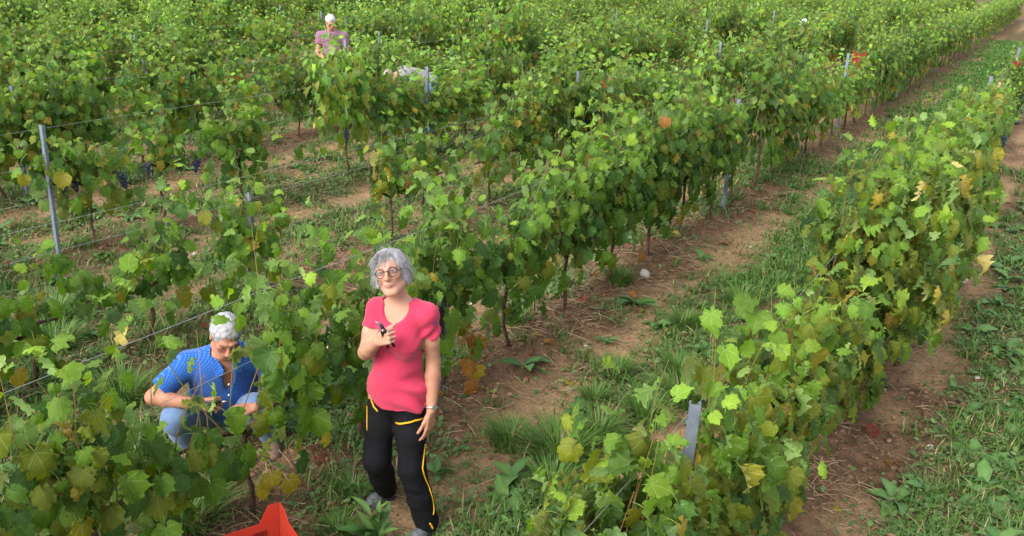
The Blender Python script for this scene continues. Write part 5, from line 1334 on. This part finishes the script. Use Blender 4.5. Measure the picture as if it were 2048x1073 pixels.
for x, y, k, s, lab in [(-2.14, 4.10, 0, 1.1, 'largest grass tuft on the path, beside the woman'), (-1.88, 4.80, 1, 1.0, 'round grass tuft on the path near the steel post of the bushy row'), (-2.29, 4.86, 2, .9, 'small grass tuft in the middle of the path'),
                        (-1.80, 5.25, 0, .95, 'dark spreading grass tuft at the edge of the bushy row'), (-2.28, 6.45, 1, .8, 'grass tuft further up the path past the trodden soil'), (-1.98, 5.62, 1, .8, 'grass tuft tucked against the foliage of the bushy row'), (-2.48, 4.05, 1, .95, "grass tuft just behind the woman's legs on the path"),
                        (-3.66, 3.95, 0, .9, 'tall grass behind the vine row between the man and the woman'), (-3.42, 2.33, 0, 1.15, 'grass clump below the wires in front of the squatting man'), (-3.1, 6.9, 1, .9, 'dark grass tuft under the vines behind the path'), (-6.5, 3.5, 0, 1.1, 'grass clump between the second and third rows'), (-6.0, 3.2, 0, 1.0, 'grass clump beside a thin trunk of the second row'), (-4.9, 3.0, 0, 1.1, 'grass clump behind the low branch with yellow leaves'), (-3.4, 5.6, 2, 1.0, 'grass tuft below the vines past the brown leaves'), (-2.05, 4.45, 1, 1.0, 'grass tuft halfway between the largest tuft and the round tuft'), (-2.35, 5.3, 2, 1.0, 'small grass tuft beside the worn track up the path'), (-1.75, 6.3, 1, .9, 'grass tuft low against the tallest part of the bushy row'), (-2.05, 7.2, 1, 1.0, 'grass tuft on the path where broad weeds begin'), (-2.0, 3.75, 1, .9, 'grass tuft below the largest tuft, close to the bushy row'), (-2.9, 3.05, 2, .7, "grass tuft beside the woman's rear shoe"), (-2.72, 2.75, 2, .8, "short grass tuft near the woman's toes")]:
    o = link('grass_tuft', TUFT[k]); o.location = (x, y, float(gz(x, y)) - .005); o.scale = (s, s, s); o.rotation_euler = (0, 0, wr.random() * 6); tag(o, lab, 'grass tuft', 'grass tufts')

# ------------------------------------------------------------------ fallen leaves and daisies
fl = []
for _ in range(900):
    k = int(wr.integers(0, 4)); x = RX(k) + wr.normal(0, .35); y = 1.5 + 9 * wr.random(); u, v, d = pix((x, y, 0))
    if 0 < u < 2048 and 0 < v < 1073 and len(fl) < 120: fl.append((x, y, int(wr.choice([8, 9, 9, 7])), wr.uniform(.05, .10)))
for i in range(14): fl.append((-4.62 + wr.normal(0, .10), 2.30 + wr.normal(0, .10), 9, wr.uniform(.06, .10)))
fl = sorted(fl[:-14], key=lambda q: q[1]) + fl[-14:]; fc = {}; FCOL = {7: 'yellow', 8: 'orange-brown', 9: 'dark red'}
for i, (x, y, ti, s) in enumerate(fl):
    o = link('fallen_leaf', LEAF_ME[int(wr.integers(0, 9)), ti]); o.location = (x, y, float(gz(x, y)) + .012); o.rotation_euler = (wr.normal(0, .35), wr.normal(0, .35), wr.random() * 6); o.scale = (s, s, s)
    if i >= len(fl) - 14: tag(o, 'red fallen vine leaf in the patch of red leaves past the squatting man', 'leaf', 'patch of red leaves')
    else:
        k = min(range(5), key=lambda q: abs(RX(q) - x)); fc[k, ti] = fc.get((k, ti), 0) + 1
        tag(o, '%s leaf by the %s, %s from its end' % (FCOL[ti], row_phrase(k), ordinal(fc[k, ti])), 'leaf', 'fallen leaves on the soil')
MAT_PETAL = mat('white_petal', (.75, .75, .70), .6); MAT_DISC = mat('yellow_flower_disc', (.6, .4, .03), .7); MAT_STEM = mat('flower_stem', (.07, .13, .03), .7)
def daisy_mesh():
    bm = bmesh.new()
    for i in range(10):
        a = i * .628; d = Vector((math.cos(a), math.sin(a), 0)); s = Vector((-d.y, d.x, 0)) * .003
        bm.faces.new([bm.verts.new(p) for p in (d * .004, d * .010 + s, d * .015, d * .010 - s)])
    return mesh_bm('flower', bm)
DP = daisy_mesh(); DP.materials.append(MAT_PETAL); bm = bmesh.new(); bmesh.ops.create_uvsphere(bm, u_segments=8, v_segments=5, radius=.005); DD = mesh_bm('disc', bm, True); DD.materials.append(MAT_DISC); bm = bmesh.new(); tube(bm, [(0, 0, 0), (.01, 0, -.12), (0, 0.01, -.26)], .0015, 4); DS = mesh_bm('stem', bm); DS.materials.append(MAT_STEM)
for x, y, n, lab in [(-4.35, 3.45, 26, 'patch of white daisies behind the squatting man'), (-3.85, 5.35, 12, "cluster of small white daisies behind the vines at the woman's shoulder"), (-4.1, 3.75, 14, 'loose daisies under the vine between the man and the woman')]:
    g = empty('daisy_plant', (x, y, float(gz(x, y)))); tag(g, lab, 'flowers', 'daisies')
    for i in range(n):
        f = link('flower', DP, g); f.location = (wr.normal(0, .13), wr.normal(0, .13), wr.uniform(.18, .32)); f.rotation_euler = (wr.normal(0, .4), wr.normal(0, .4), wr.random() * 6); s = wr.uniform(.9, 1.4); f.scale = (s, s, s)
        c = link('disc', DD, f); link('stem', DS, f)
